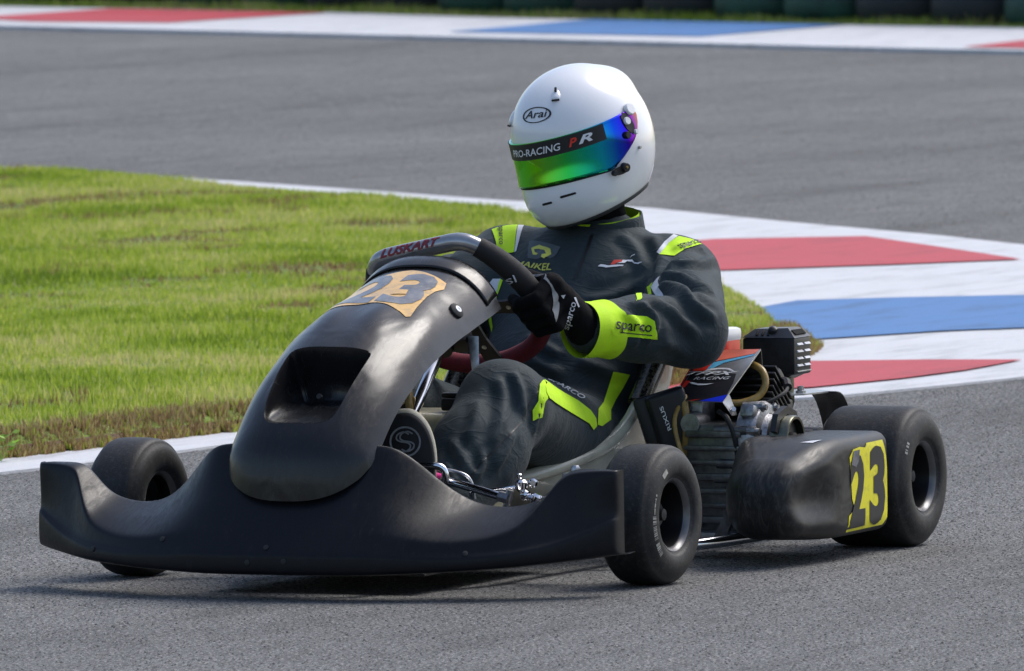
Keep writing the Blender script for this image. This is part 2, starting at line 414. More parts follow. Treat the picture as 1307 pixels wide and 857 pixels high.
# ---- flat print laid onto a surface
def text2d(s, shear=0., bold=0., res=3):
    c = bpy.data.curves.new('t', 'FONT'); c.body = s; c.shear = shear; c.offset = bold; c.resolution_u = res; c.size = 1
    o = bpy.data.objects.new('t', c); COL.objects.link(o)
    dg = bpy.context.evaluated_depsgraph_get(); dg.update(); me = bpy.data.meshes.new_from_object(o.evaluated_get(dg))
    v = [(p.co.x, p.co.y) for p in me.vertices]; f = [tuple(q.vertices) for q in me.polygons]
    bpy.data.objects.remove(o); bpy.data.curves.remove(c); bpy.data.meshes.remove(me)
    x0 = min(p[0] for p in v); x1 = max(p[0] for p in v); y0 = 0; y1 = .73
    return [((p[0]-x0)/(x1-x0), (p[1]-y0)/(y1-y0)) for p in v], f
def lay(name, v2, f, O, U, V, N, bvh, mat, parent, off=.0012, step=.012, reach=.15, depth=None):
    """2D mesh -> frame O,U,V -> dropped along -N onto the surface"""
    O, U, V, N = map(Vector, (O, U, V, N)); bm = bmesh.new()
    vs = [bm.verts.new((p[0], p[1], 0)) for p in v2]
    for q in f:
        try: bm.faces.new([vs[i] for i in q])
        except ValueError: pass
    lu, lv = U.length, V.length
    xs = [p[0] for p in v2]; ys = [p[1] for p in v2]
    for k, (lo, hi, L) in enumerate(((min(xs), max(xs), lu), (min(ys), max(ys), lv))):
        n = int((hi-lo)*L/step)
        for i in range(1, n+1):
            co = [0, 0, 0]; no = [0, 0, 0]; co[k] = lo+(hi-lo)*i/(n+1); no[k] = 1
            bmesh.ops.bisect_plane(bm, geom=bm.verts[:]+bm.edges[:]+bm.faces[:], plane_co=co, plane_no=no)
    n = N.normalized()
    for x in bm.verts:
        p = O + U*x.co.x + V*x.co.y + (n*depth(x.co.x, x.co.y) if depth else Vector()); h = bvh.ray_cast(p+n*reach, -n, reach*2.2)
        if h[0] is None: h = bvh.find_nearest(p)
        m = h[1] if h[1].dot(n) > 0 else -h[1]
        x.co = h[0] + (m+n).normalized()*off
    bm.normal_update()
    if bm.faces:
        s = sum((fc.normal for fc in bm.faces), Vector())
        if s.dot(n) < 0: bmesh.ops.reverse_faces(bm, faces=bm.faces[:])
    return bm_obj(name, bm, mat, parent, True)
def patch(name, pts, bvh, mat, parent, off=.0012, N=None, step=.012, reach=.07):
    """polygon given by points in space, dropped onto the surface"""
    P = [Vector(p) for p in pts]; c = sum(P, Vector())/len(P)
    if N is None:
        N = Vector()
        for i in range(len(P)): N += (P[i]-c).cross(P[(i+1) % len(P)]-c)
        hn = bvh.find_nearest(c)[1]
        if N.dot(hn) < 0: N = -N
        N.normalize()
    a, b, n = frame_of(N); v2 = [((p-c).dot(a), (p-c).dot(b)) for p in P]
    hs = [(p-c).dot(n) for p in P]
    def depth(x, y):
        w_ = [1/((x-q[0])**2+(y-q[1])**2+1e-7)**1.2 for q in v2]; return sum(i*j for i, j in zip(w_, hs))/sum(w_)
    return lay(name, v2, [tuple(range(len(P)))], c, a, b, n, bvh, mat, parent, off, step, reach, depth)
def lettering(name, s, P0, P1, h, N, bvh, mat, parent, shear=0., bold=0., off=.002, step=.012):
    v2, f = text2d(s, shear, bold); U = Vector(P1)-Vector(P0); N = Vector(N).normalized()
    V = N.cross(U).normalized()
    return lay(name, v2, f, P0, U, V*h, N, bvh, mat, parent, off, step)

# ================================================================ the ground
def sheet(name, poly, z, mat, parent=None, th=0.):
    bm = bmesh.new(); vs = [bm.verts.new((p[0], p[1], z)) for p in poly]
    fc = bm.faces.new(vs)
    if fc.normal.z < 0 or True:
        bm.normal_update()
        if fc.normal.z < 0: fc.normal_flip()
    if th:
        r = bmesh.ops.extrude_face_region(bm, geom=[fc]); top = [g for g in r['geom'] if isinstance(g, bmesh.types.BMVert)]
        for t in top: t.co.z = z
        for t in vs: t.co.z = z-th
        bmesh.ops.recalc_face_normals(bm, faces=bm.faces[:])
    bmesh.ops.triangulate(bm, faces=[x for x in bm.faces if len(x.verts) > 4])
    return bm_obj(name, bm, mat, parent, False)
tag(sheet('ground', [(-1500, -1500), (1500, -1500), (1500, 1500), (-1500, 1500)], -.03, 'turf'), 'flat grassy ground stretching away beyond the circuit', kind='structure')
TRACK = tag(sheet('asphalt_track', [(70, -70), (70, 60), (3, 40), (-27.6, -8.1), (-35.1, -19.8), (-66, -70)], 0, 'asphalt'), 'grey asphalt race track with darker driven lines', kind='structure')

ISLE = [(8, -9), (3.5, -4.6), (1.2, -3.15), (-.6, -2.58), (-1.9, -2.38), (-2.5, -2.30), (-2.88, -2.25), (-3.45, -2.19), (-4.24, -2.0), (-5.13, -1.86), (-5.76, -1.86), (-6.4, -1.97),
        (-7.0, -2.17), (-7.35, -2.36), (-7.65, -2.52), (-8.17, -2.74), (-9.0, -3.16), (-9.7, -3.52), (-10.3, -3.80), (-12.18, -4.84), (-14.1, -6.10), (-14.92, -6.96), (-15.58, -7.74), (-16.5, -8.6), (-17.1, -9.6), (-17.8, -10.7), (-19.5, -15), (-8, -19)]
def resample(poly, step, closed=True):
    P = catmull([(p[0], p[1], 0) for p in poly], 12, closed); out = [P[0]]
    for p in P[1:]:
        if (p-out[-1]).length >= step: out.append(p)
    return [(p.x, p.y) for p in out]
edge = np.array(resample(ISLE, .09))
def seg_dist(px, py, E):
    a = E; b = np.roll(E, -1, 0); best = np.full(px.shape, 1e9)
    for (ax, ay), (bx, by) in zip(a, b):
        dx, dy = bx-ax, by-ay; t = np.clip(((px-ax)*dx+(py-ay)*dy)/(dx*dx+dy*dy+1e-12), 0, 1)
        best = np.minimum(best, (px-ax-t*dx)**2+(py-ay-t*dy)**2)
    return np.sqrt(best)
def inside(px, py, E):
    a = E; b = np.roll(E, -1, 0); c = np.zeros(px.shape, bool)
    for (ax, ay), (bx, by) in zip(a, b):
        m = ((ay > py) != (by > py)); c ^= m & (px < (bx-ax)*(py-ay)/np.where(by == ay, 1e-9, by-ay)+ax)
    return c
_lat = np.random.rand(4, 256, 256)
def vnoise(x, y, s, k=0):
    x = x*s+1000; y = y*s+1000; xi = np.floor(x).astype(int); yi = np.floor(y).astype(int); fx = x-xi; fy = y-yi
    fx = fx*fx*(3-2*fx); fy = fy*fy*(3-2*fy); L = _lat[k]; g = lambda i, j: L[(xi+i) % 256, (yi+j) % 256]
    return (g(0, 0)*(1-fx)+g(1, 0)*fx)*(1-fy)+(g(0, 1)*(1-fx)+g(1, 1)*fx)*fy
coarse = np.array(resample(ISLE, .35))
def turf_h(x, y, d):
    hm = .012+.036*np.clip((x+9)/4.5, 0, 1)
    t = np.clip(d/.05, 0, 1); return hm*t*(2-t)+.012*(vnoise(x, y, 1.7)-.5)*np.clip(d/.3, 0, 1)-.004*(d < .001)
def make_isle():
    pts = [tuple(p) for p in edge]; n = len(pts)
    T = np.roll(edge, -1, 0)-np.roll(edge, 1, 0); T /= np.linalg.norm(T, axis=1, keepdims=True); Nn = np.stack([-T[:, 1], T[:, 0]], 1)
    if not inside(np.array([edge[5, 0]+Nn[5, 0]*.05]), np.array([edge[5, 1]+Nn[5, 1]*.05]), edge)[0]: Nn = -Nn
    for o in (.02, .05, .12): pts += [tuple(p) for p in edge+Nn*o]
    gx, gy = np.meshgrid(np.arange(-19.5, 8, .3), np.arange(-19, -1.5, .3)); gx = gx.ravel()+.05*np.random.randn(gx.size); gy = gy.ravel()
    ok = inside(gx, gy, edge); gx, gy = gx[ok], gy[ok]; ok = seg_dist(gx, gy, coarse) > .2
    pts += list(zip(gx[ok].tolist(), gy[ok].tolist()))
    r = delaunay_2d_cdt([Vector(p) for p in pts], [(i, (i+1) % n) for i in range(n)], [], 1, 1e-5)
    V = np.array([(p.x, p.y) for p in r[0]]); d = seg_dist(V[:, 0], V[:, 1], edge); z = turf_h(V[:, 0], V[:, 1], d)
    o = obj('grass_island', np.column_stack([V, z]), [tuple(f)[::-1] for f in r[2]], ['turf', 'soil'])
    bm = bmesh.new(); bm.from_mesh(o.data); bmesh.ops.recalc_face_normals(bm, faces=bm.faces[:]);
    if sum(f.normal.z for f in bm.faces) < 0: bmesh.ops.reverse_faces(bm, faces=bm.faces[:])
    dd = d
    for f in bm.faces:
        if f.calc_center_median().z < .8*.045 and max(dd[v.index] for v in f.verts) < .06: f.material_index = 1
    bm.to_mesh(o.data); bm.free()
    tag(o, 'raised turf island inside the hairpin with a bare soil edge', kind='structure')
make_isle()
RX, RY = -math.sin(AZ), math.cos(AZ)
def blades(name, px, py, pz, h, wd, tint):
    n = len(px); a = np.random.rand(n)*2*math.pi; l = np.random.rand(n)*.55*h; b = np.random.rand(n)*2*math.pi
    V = np.zeros((n, 3, 3), np.float32)
    V[:, 0] = np.stack([px-np.cos(a)*wd/2, py-np.sin(a)*wd/2, pz], 1); V[:, 1] = np.stack([px+np.cos(a)*wd/2, py+np.sin(a)*wd/2, pz], 1)
    V[:, 2] = np.stack([px+np.cos(b)*l, py+np.sin(b)*l, pz+h], 1)
    me = bpy.data.meshes.new(name); me.vertices.add(3*n); me.vertices.foreach_set('co', V.ravel())
    me.loops.add(3*n); me.loops.foreach_set('vertex_index', np.arange(3*n, dtype=np.int32))
    me.polygons.add(n); me.polygons.foreach_set('loop_start', np.arange(0, 3*n, 3, dtype=np.int32))
    me.update(calc_edges=True); at = me.attributes.new('tint', 'FLOAT', 'POINT'); at.data.foreach_set('value', np.repeat(tint, 3).astype(np.float32))
    me.materials.append(MAT['blade']); o = bpy.data.objects.new(name, me); COL.objects.link(o); return o
def make_grass():
    N = 1000000; px = np.random.uniform(-18, -1, N); py = np.random.uniform(-12.2, -1.7, N)
    lat = px*RX+py*RY; ok = (lat > -3.3) & (lat < 2.8); px, py = px[ok], py[ok]
    ok = inside(px, py, edge); px, py = px[ok], py[ok]; d = seg_dist(px, py, coarse)
    n1 = vnoise(px, py, .9, 0)*.6+vnoise(px, py, 3.1, 1)*.4; n2 = vnoise(px, py, 7, 2); bare = vnoise(px+py*.4, py*2.2, 1.3, 3)*.65+vnoise(px, py, 6, 0)*.35
    nearb = (py > -2.75) & (px > -6.3)
    tint = .10+.75*n1+.35*(n2-.5)+.16*np.random.randn(len(px))
    streak = vnoise(px*.35+py*.15, py*1.6, 2.2, 1); tint += .25*(streak-.5)
    tint = np.where(bare > .70, .92+.1*np.random.rand(len(px)), np.clip(tint, 0, .84))
    eb = np.clip(1.15-d/.22, 0, 1)*nearb; tint = np.where(np.random.rand(len(px)) < eb*1.6*(.45+vnoise(px, py, 4, 2)), .88+.12*np.random.rand(len(px)), tint)
    keep = np.random.rand(len(px)) < np.where(bare > .73, .3, 1.)
    px, py, d, tint = px[keep], py[keep], d[keep], tint[keep]
    h = (.010+.018*np.random.rand(len(px)))*(.6+.8*vnoise(px, py, 2.5, 3)); h = np.where((d < .12) & (px < -8), h*.8, h)
    z = turf_h(px, py, d)-.002; o = blades('grass_blades', px, py, z, h, .0045+.003*np.random.rand(len(px)), tint)
    tag(o, 'short mown grass covering the turf island', 'grass', kind='stuff')
    # dry thatch hanging over the near soil edge
    E = edge[(edge[:, 1] > -2.7) & (edge[:, 0] > -7) & (edge[:, 0] < .5)]; i = np.random.randint(0, len(E), 42000)
    px = E[i, 0]+np.random.uniform(-.05, .05, len(i)); py = E[i, 1]-np.abs(np.random.randn(len(i)))*.055+.012
    t = np.clip((E[i, 1]-py)/.06, 0, 1); z = .048*t
    o = blades('dry_thatch', px, py, z, .008+.022*np.random.rand(len(i)), .007, np.where(np.random.rand(len(i)) < .86, .9+.1*np.random.rand(len(i)), .45))
    tag(o, 'brown dry thatch along the edge of the turf island', 'dry grass', kind='stuff')
make_grass()
def weed(x, y):
    mb = MB(); rnd = random.Random(3)
    for k in range(16):
        a = rnd.random()*6.28; l = .02+.02*rnd.random(); h = .02+.05*rnd.random(); c = Vector((x+.03*rnd.uniform(-1, 1), y+.05*rnd.uniform(-1, 1), h)); d = Vector((math.cos(a), math.sin(a), .3))*l; s = Vector((-math.sin(a), math.cos(a), .2))*l*.45
        mb.add([c-d*.5, c+s*.6, c+d*.6, c-s*.6], [(0, 1, 2, 3)])
        mb.add([(x, y, 0), (x+.003, y, 0), c], [(0, 1, 2)])
    return mb
m, nt_, b_ = newmat('weed_leaf'); b_.inputs['Base Color'].default_value = (.22, .42, .02, 1); b_.inputs['Roughness'].default_value = .5; MAT['weed'] = m
# ---- hairpin kerb: white slab with coloured blocks
KERB = [(-22, -17), (-17.8, -10.3), (-16.0, -7.91), (-15.34, -7.1), (-14.73, -6.38), (-14.25, -5.65), (-13.43, -4.86), (-12.62, -4.02), (-12.09, -3.54), (-10.84, -2.45), (-9.4, -1.55), (-8.1, -1.05), (-7.0, -.98), (-5.82, -1.14), (-5.46, -1.21), (-5.03, -1.31), (-4.5, -1.6), (-4.0, -1.85), (-3.3, -2.0),
        (-2.46, -2.04), (-2.11, -2.10), (-1.87, -2.17), (-.6, -2.42), (1.2, -3.0), (3.5, -4.45), (3.6, -4.9), (1.2, -3.3), (-.6, -2.75), (-2.6, -2.5), (-4.3, -2.2), (-5.9, -2.1), (-7.3, -2.7), (-9.1, -3.5), (-12.2, -5.3), (-15.0, -7.9), (-16.2, -9.9), (-21, -17)]
kb = sheet('hairpin_kerb', KERB, .006, 'kwhite', None, .006); tag(kb, 'white painted kerb with red and blue blocks round the hairpin tip', kind='structure')
sheet('red_block', [(-12.47, -4.2), (-11.9, -3.75), (-11.2, -3.21), (-10.86, -3.49), (-10.4, -3.95), (-11.7, -4.75), (-12.25, -4.6)], .010, 'kred', kb)
sheet('blue_block', [(-8.98, -3.01), (-9.17, -2.78), (-9.33, -2.49), (-9.39, -2.07), (-9.25, -1.65), (-8.5, -1.35), (-8.07, -1.58), (-7.8, -1.9), (-7.63, -2.06), (-7.2, -2.25), (-7.5, -2.55), (-8.3, -2.95)], .010, 'kblue', kb)
sheet('red_block', [(-6.25, -2.0), (-6.4, -1.62), (-6.44, -1.38), (-6.0, -1.36), (-5.65, -1.39), (-5.28, -1.47), (-5.0, -1.62), (-4.7, -1.9), (-5.6, -2.0)], .010, 'kred', kb)
# ---- kerb on the far side of the track
def ext(L, a, b):
    p, q = Vector(L[0]), Vector(L[1]); r, s = Vector(L[-1]), Vector(L[-2]); return [tuple(p+(p-q).normalized()*a)]+L+[tuple(r+(r-s).normalized()*b)]
FB = ext([(-35.07, -19.81), (-32.22, -16.62), (-30.26, -13.02), (-29.02, -10.82), (-28.56, -9.86), (-27.62, -8.09)], 30, 30)
FT = ext([(-36.71, -20.65), (-35.42, -18.17), (-34.22, -15.76), (-33.3, -14.34), (-32.17, -12.15), (-31.68, -11.06), (-30.86, -9.24)], 30, 30)
fk = sheet('far_kerb', FB+FT[::-1], .02, 'kwhite', None, .02); tag(fk, 'wide white kerb with red and blue blocks beyond the track', kind='structure')
sheet('red_block', [(-33.68, -17.33), (-34.8, -17.24), (-34.1, -15.71), (-32.54, -15.86), (-32.75, -16.7), (-33.3, -17.3)], .024, 'kred', fk)
sheet('blue_block', [(-31.1, -13.74), (-32.97, -13.79), (-32.06, -12.11), (-30.4, -12.16)], .024, 'kblue', fk)
sheet('red_block', [(-28.95, -10.3), (-30.7, -10.4), (-29.95, -8.9), (-28.3, -8.95)], .024, 'kred', fk)
WB = ext([(-36.72, -18.8), (-35.83, -17.23), (-35.0, -15.24), (-33.59, -12.72), (-32.6, -11.41)], 25, 25)
tag(sheet('grass_verge', FT+[(-5, 30), (-60, 30), (-75, -60)], -.012, 'turf'), 'strip of rough grass behind the far kerb', kind='structure')
def verge_grass():
    n = 70000; t = np.random.rand(n); u = np.random.rand(n); A = np.array([(-37.3, -21.8), (-30.2, -7.8)]); p = A[0]+(A[1]-A[0])*t[:, None]
    q = np.array([-.9, .43]); q /= np.linalg.norm(q); p = p+q*(u*2.6)[:, None]
    ok = ~inside(p[:, 0], p[:, 1], np.array(FB+FT[::-1])); p = p[ok]; n = len(p)
    hh = .03+.07*np.random.rand(n)*vnoise(p[:, 0], p[:, 1], 3, 1)
    tag(blades('verge_grass', p[:, 0], p[:, 1], np.full(n, -.012), hh, .012, np.clip(.35+.5*vnoise(p[:, 0], p[:, 1], 2, 2)+.2*np.random.randn(n), 0, .95)), 'rough yellowing grass growing at the foot of the tyre wall', 'grass', kind='stuff')
verge_grass()
# ---- tyre wall
def tyre_wall():
    ring = [(.19, -.085), (.24, -.095), (.272, -.07), (.285, -.03), (.285, .03), (.272, .07), (.24, .095), (.19, .085)]
    v, f = lathe(ring, (0, 0, 0), (0, 0, 1), 28, True); me = {}
    for c in ('wallgreen', 'wallblack'):
        o = obj('tyre', v, f, c); me[c] = o.data; bpy.data.objects.remove(o)
    p0, p1 = Vector((-37.15, -19.55, 0)), Vector((-32.2, -10.75, 0)); L = (p1-p0).length; d = (p1-p0)/L; n = int(L/.56)+1
    off = Vector((-d.y, d.x, 0))*.12
    for i in range(n):
        c = 'wallgreen' if i % 4 in (1, 2) else 'wallblack'
        r = empty('tyre_stack', p0+d*.56*i+off+Vector((0, 0, -.012)))
        tag(r, ('stack of green painted tyres' if c == 'wallgreen' else 'stack of black tyres')+' in the barrier beyond the far kerb', 'tyre stack', ('green' if c == 'wallgreen' else 'black')+' tyre stacks of the barrier')
        for k in range(5):
            o = bpy.data.objects.new('tyre', me[c]); COL.objects.link(o); o.parent = r; o.location = (random.uniform(-.01, .01), random.uniform(-.01, .01), .0952+.1905*k); o.rotation_euler = (0, 0, random.random()*6)
tyre_wall()
# ---- proud stones of the road surface, close enough to be seen
def aggregate():
    FW = np.array([-math.cos(AZ), -math.sin(AZ)]); C0 = np.array([cpos.x, cpos.y]); KE = np.array(KERB); FE = np.array(FB+FT[::-1]); V = []; TI = []
    for d0, d1, half, dens, s0, s1 in ((18.0, 31.0, 2.0, 4900, .0035, .0075), (31.0, 57.0, 4.2, 900, .005, .010)):
        n = int((d1-d0)*2*half*dens); d = np.random.uniform(d0, d1, n); l = np.random.uniform(-half, half, n)
        x = C0[0]+FW[0]*d+RX*l; y = C0[1]+FW[1]*d+RY*l
        ok = ~(inside(x, y, edge) | inside(x, y, KE) | inside(x, y, FE)); x, y = x[ok], y[ok]; n = len(x)
        s = np.random.uniform(s0, s1, n); a = np.random.rand(n)*6.28; h = s*np.random.uniform(.14, .36, n)*(1 if d0 < 30 else .75)
        base = np.stack([np.stack([x+s*.6*np.cos(a+k*2.094)*np.random.uniform(.7, 1.3, n), y+s*.6*np.sin(a+k*2.094)*np.random.uniform(.7, 1.3, n), np.full(n, -.0005)], 1) for k in range(3)], 1)
        top = np.stack([x+s*.2*np.random.randn(n), y+s*.2*np.random.randn(n), h], 1)[:, None]; V.append(np.concatenate([base, top], 1))
        TI.append(np.clip(np.random.rand(n)**1.5*(.6+.6*vnoise(x*.6+y*.3, y*1.5, 1.1, 2)), 0, 1))
    V = np.concatenate(V).astype(np.float32); t = np.concatenate(TI); n = len(V); i = np.arange(n, dtype=np.int32)[:, None]*4
    F = np.concatenate([i+np.array([[0, 1, 3]]), i+np.array([[1, 2, 3]]), i+np.array([[2, 0, 3]])], 1).astype(np.int32)
    me = bpy.data.meshes.new('surface_stones'); me.vertices.add(4*n); me.vertices.foreach_set('co', V.ravel()); me.loops.add(9*n); me.loops.foreach_set('vertex_index', F.ravel())
    me.polygons.add(3*n); me.polygons.foreach_set('loop_start', np.arange(0, 9*n, 3, dtype=np.int32)); me.update(calc_edges=True)
    at = me.attributes.new('tint', 'FLOAT', 'POINT'); at.data.foreach_set('value', np.repeat(t, 4).astype(np.float32)); me.materials.append(MAT['stone'])
    o = bpy.data.objects.new('surface_stones', me); COL.objects.link(o); o.parent = TRACK; o['kind'] = 'stuff'
aggregate()
wd = weed(-2.45, -2.27).build('weed', 'weed', None, False); tag(wd, 'small bright green weed growing from the soil edge', 'weed')
# ================================================================ the kart (X forward, Y its left, Z up; origin on the ground between the axles)
KART = empty('go_kart')
tag(KART, 'black racing go-kart with yellow number 23 side pod leaning through the hairpin', 'go-kart')
# ---- front bumper: lofted moulding
BST = [  # y, front x, bottom z, step z, step depth, ridge x,z, mid x,z, rear x,z
    (0, 1.072, .045, .085, .001, 1.034, .140, .966, .225, .915, .287),
    (.08, 1.070, .045, .085, .001, 1.033, .140, .966, .225, .915, .287),
    (.15, 1.064, .045, .085, .001, 1.030, .138, .966, .222, .918, .287),
    (.185, 1.058, .046, .085, .001, 1.027, .134, .962, .212, .918, .283),
    (.22, 1.051, .047, .084, .002, 1.026, .126, .955, .190, .900, .258),
    (.27, 1.038, .049, .083, .003, 1.018, .117, .940, .160, .872, .206),
    (.32, 1.022, .051, .082, .004, 1.004, .113, .930, .146, .850, .174),
    (.37, 1.002, .054, .084, .006, .984, .115, .918, .143, .838, .166),
    (.42, .977, .057, .088, .008, .957, .125, .900, .150, .832, .172),
    (.455, .955, .060, .094, .010, .932, .145, .880, .168, .829, .188),
    (.485, .932, .063, .101, .012, .892, .196, .856, .214, .828, .222),
    (.505, .916, .065, .107, .013, .866, .231, .845, .237, .828, .240),
    (.54, .890, .069, .120, .014, .852, .235, .840, .239, .827, .241),
    (.575, .862, .073, .137, .014, .842, .236, .834, .239, .826, .241),
    (.593, .846, .076, .147, .012, .836, .235, .831, .237, .825, .239),
]
def bump_row(y, xf, zb, zs, sd, xr, zr, xm, zm, xb, zt):
    return [(xf-.10, y, zb+.004), (xf-.010, y, zb), (xf, y, zb+.010), (xf-.001, y, zs-.006), (xf-.001-sd*.3, y, zs), (xf-.004-sd, y, zs+.007),
            (xr+.0030, y, zr-.0065), (xr-.0028, y, zr+.0008), ((xr+xm)/2, y, (zr+zm)/2), (xm, y, zm), (xb+.006, y, zt-.002), (xb, y, zt), (xb-.010, y, zt-.006), (xb-.012, y, zt-.05)]
rows = [bump_row(*s) for s in BST]
last = rows[-1]
rows.append([(x-.006, .6, z) if 0 < i < 11 else (x, .6, z) for i, (x, y, z) in enumerate(last)])
rows.append([(min(x, .80), .600, z) for (x, y, z) in last])
rows = [[(x, -y, z) for x, y, z in r] for r in rows[:0:-1]] + rows
v, f = loft(rows); BUMPER = obj('front_bumper', v, [q[::-1] for q in f], 'bumper', KART, sub=2)
# ---- nose panel with its air scoop
NC = [(1.014, .184), (1.012, .230), (1.001, .280), (.970, .328), (.900, .397), (.811, .457), (.674, .520), (.507, .563), (.376, .594), (.340, .602)]
nc = catmull([(x, 0, z) for x, z in NC], 16); arc = [0]
for a, b in zip(nc, nc[1:]): arc.append(arc[-1]+(b-a).length)
NL = arc[-1]
def nc_at(s):
    s = max(0, min(NL, s)); i = min(len(arc)-2, max(0, int(np.searchsorted(arc, s))-1)); t = (s-arc[i])/(arc[i+1]-arc[i])
    p = nc[i].lerp(nc[i+1], t); i0 = max(0, i-3); i1 = min(len(nc)-1, i+4); d = (nc[i1]-nc[i0]).normalized(); return p, Vector((d.z, 0, -d.x))
def nose(s, t, dep=0.):
    p, n = nc_at(s); k = s/NL; wd = np.interp(k, [0, .12, .35, .7, 1], [.158, .170, .172, .168, .164]); D = np.interp(k, [0, .2, .45, .8, 1], [.056, .076, .090, .096, .094])
    # soft crease and dent so the moulding is not perfectly smooth
    bul = .004*math.sin(7*k+2.2*t)*math.exp(-((k-.72)/.18)**2) + .003*math.sin(11*t+9*k)*math.exp(-((k-.62)/.1)**2)
    return p + Vector((0, wd*t*(1-.10*abs(t)**4), 0)) - n*(D*abs(t)**2.7 + dep - bul)
def s_of(x, z): return min(range(len(nc)), key=lambda i: (nc[i]-Vector((x, 0, z))).length)
sT, sB = arc[s_of(.800, .463)], arc[s_of(.970, .326)]
def scoop_outline():
    c = [(sB+.004, -.30), (sB, 0), (sB+.004, .30), (sB+.030, .43), (sB+.10, .475), (sT-.02, .50), (sT-.004, .46), (sT-.001, .40), (sT-.004, 0), (sT-.001, -.40), (sT-.004, -.46), (sT-.02, -.50), (sB+.10, -.475), (sB+.030, -.43)]
    return [(p.x, p.y) for p in catmull([(a, b, 0) for a, b in c], 5, True)]
SC = scoop_outline()
def make_nose():
    out = []
    for i in range(41): t = -1+i/20; out.append((.105*(1-math.sqrt(max(0, 1-abs(t)**2.6))), t))
    out += [(NL*k/30, 1.) for k in range(5, 31)] + [(NL, 1-k/10) for k in range(1, 20)] + [(NL*k/30, -1.) for k in range(30, 4, -1)]
    cl = []
    for p in out:
        if not cl or math.hypot(p[0]-cl[-1][0], (p[1]-cl[-1][1])*.15) > .006: cl.append(p)
    n = len(cl); m = len(SC); pts = cl+SC; e = [(i, (i+1) % n) for i in range(n)] + [(n+i, n+(i+1) % m) for i in range(m)]
    A = np.array(cl); H = np.array(SC)
    gs, gt = np.meshgrid(np.linspace(.01, NL-.01, 84), np.linspace(-.96, .96, 40)); gs = gs.ravel(); gt = gt.ravel()
    ok = inside(gs, gt, A) & ~inside(gs, gt, H) & (seg_dist(gs, gt*.15, A*[1, .15]) > .007) & (seg_dist(gs, gt*.15, H*[1, .15]) > .006)
    pts += list(zip(gs[ok].tolist(), gt[ok].tolist()))
    r = delaunay_2d_cdt([Vector(p) for p in pts], e, [], 1, 1e-7)
    V = [nose(p.x, p.y) for p in r[0]]; C = np.array([np.mean([r[0][i] for i in q], 0) for q in r[2]]); keep = ~inside(C[:, 0], C[:, 1], H)
    o = obj('nose_panel', V, [tuple(q) for q, k in zip(r[2], keep) if k], 'panel', KART)
    bm = bmesh.new(); bm.from_mesh(o.data); bmesh.ops.recalc_face_normals(bm, faces=bm.faces[:])
    bm.faces.ensure_lookup_table()
    if sum(q.normal.x+q.normal.z for q in bm.faces) < 0: bmesh.ops.reverse_faces(bm, faces=bm.faces[:])
    bm.to_mesh(o.data); bm.free()
    md = o.modifiers.new('s', 'SOLIDIFY'); md.thickness = .005; md.offset = -1; apply_mods(o); set_auto(o, 50)
    o.data.polygons.foreach_set('use_smooth', [True]*len(o.data.polygons))
    # scoop bowl
    cs = (sT*.55+sB*.45); rows = []
    for k, (shr, d0, d1) in enumerate([(1.0, .0003, .0003), (.985, .003, .004), (.965, .006, .026), (.95, .008, .070), (.90, .012, .110), (.7, .027, .112), (.45, .044, .104), (.2, .060, .092), (.03, .068, .086)]):
        row = []
        for s, t in SC:
            tau = (s-sB)/(sT-sB); tau2 = max(0, min(1, tau)); row.append(nose(cs+(s-cs)*shr, t*shr, d0+(d1-d0)*tau2**1.3))
        rows.append(row)
    v, f = loft(rows, True); f.append(tuple((len(rows)-1)*m+i for i in range(m)))
    b = obj('air_scoop', v, f, 'panel', o)
    bm = bmesh.new(); bm.from_mesh(b.data); bmesh.ops.recalc_face_normals(bm, faces=bm.faces[:]); bmesh.ops.reverse_faces(bm, faces=bm.faces[:]) if sum(q.normal.x for q in bm.faces) < 0 else None
    bm.to_mesh(b.data); bm.free()
    # drain hole in the scoop floor
    p = nose(cs-.03, .1, .026); mb = MB(); mb.add(*lathe([(.0055, -.001), (.0055, .004)], p, (.9, 0, .45), 12)); mb.build('drain_hole', 'black', o)
    # raised rear lip with a slot under it
    rows = []
    for k in range(9):
        a = k/8; rows.append([nose(NL-.052+.052*a, -.93+1.86*j/28, -.003-.006*math.sin(min(1, a*1.3)*math.pi/2)) for j in range(29)])
    v, f = loft(rows); l = obj('rear_lip', v, f, 'panel', o); md = l.modifiers.new('s', 'SOLIDIFY'); md.thickness = .004; md.offset = 0; apply_mods(l)
    # fixing button with a pale centre
    p = nose(NL*.80, .80); q = nose(NL*.80, .78); h = (nose(NL*.80+.01, .8)-p).cross(nose(NL*.80, .82)-q); h = h if h.y > 0 else -h; h.normalize()
    mb = MB(); mb.add(*lathe([(.016, -.002), (.016, .004), (.012, .007), (.0, .0072)], p, h, 24)); bt = mb.build('fixing_button', 'rubberblack', o)
    mb = MB(); mb.add(*lathe([(.0075, .0065), (.0072, .0085), (.003, .0088), (.0028, .0075), (0, .0075)], p, h, 20)); mb.build('washer', 'white', o)
    return o
NOSE = make_nose()
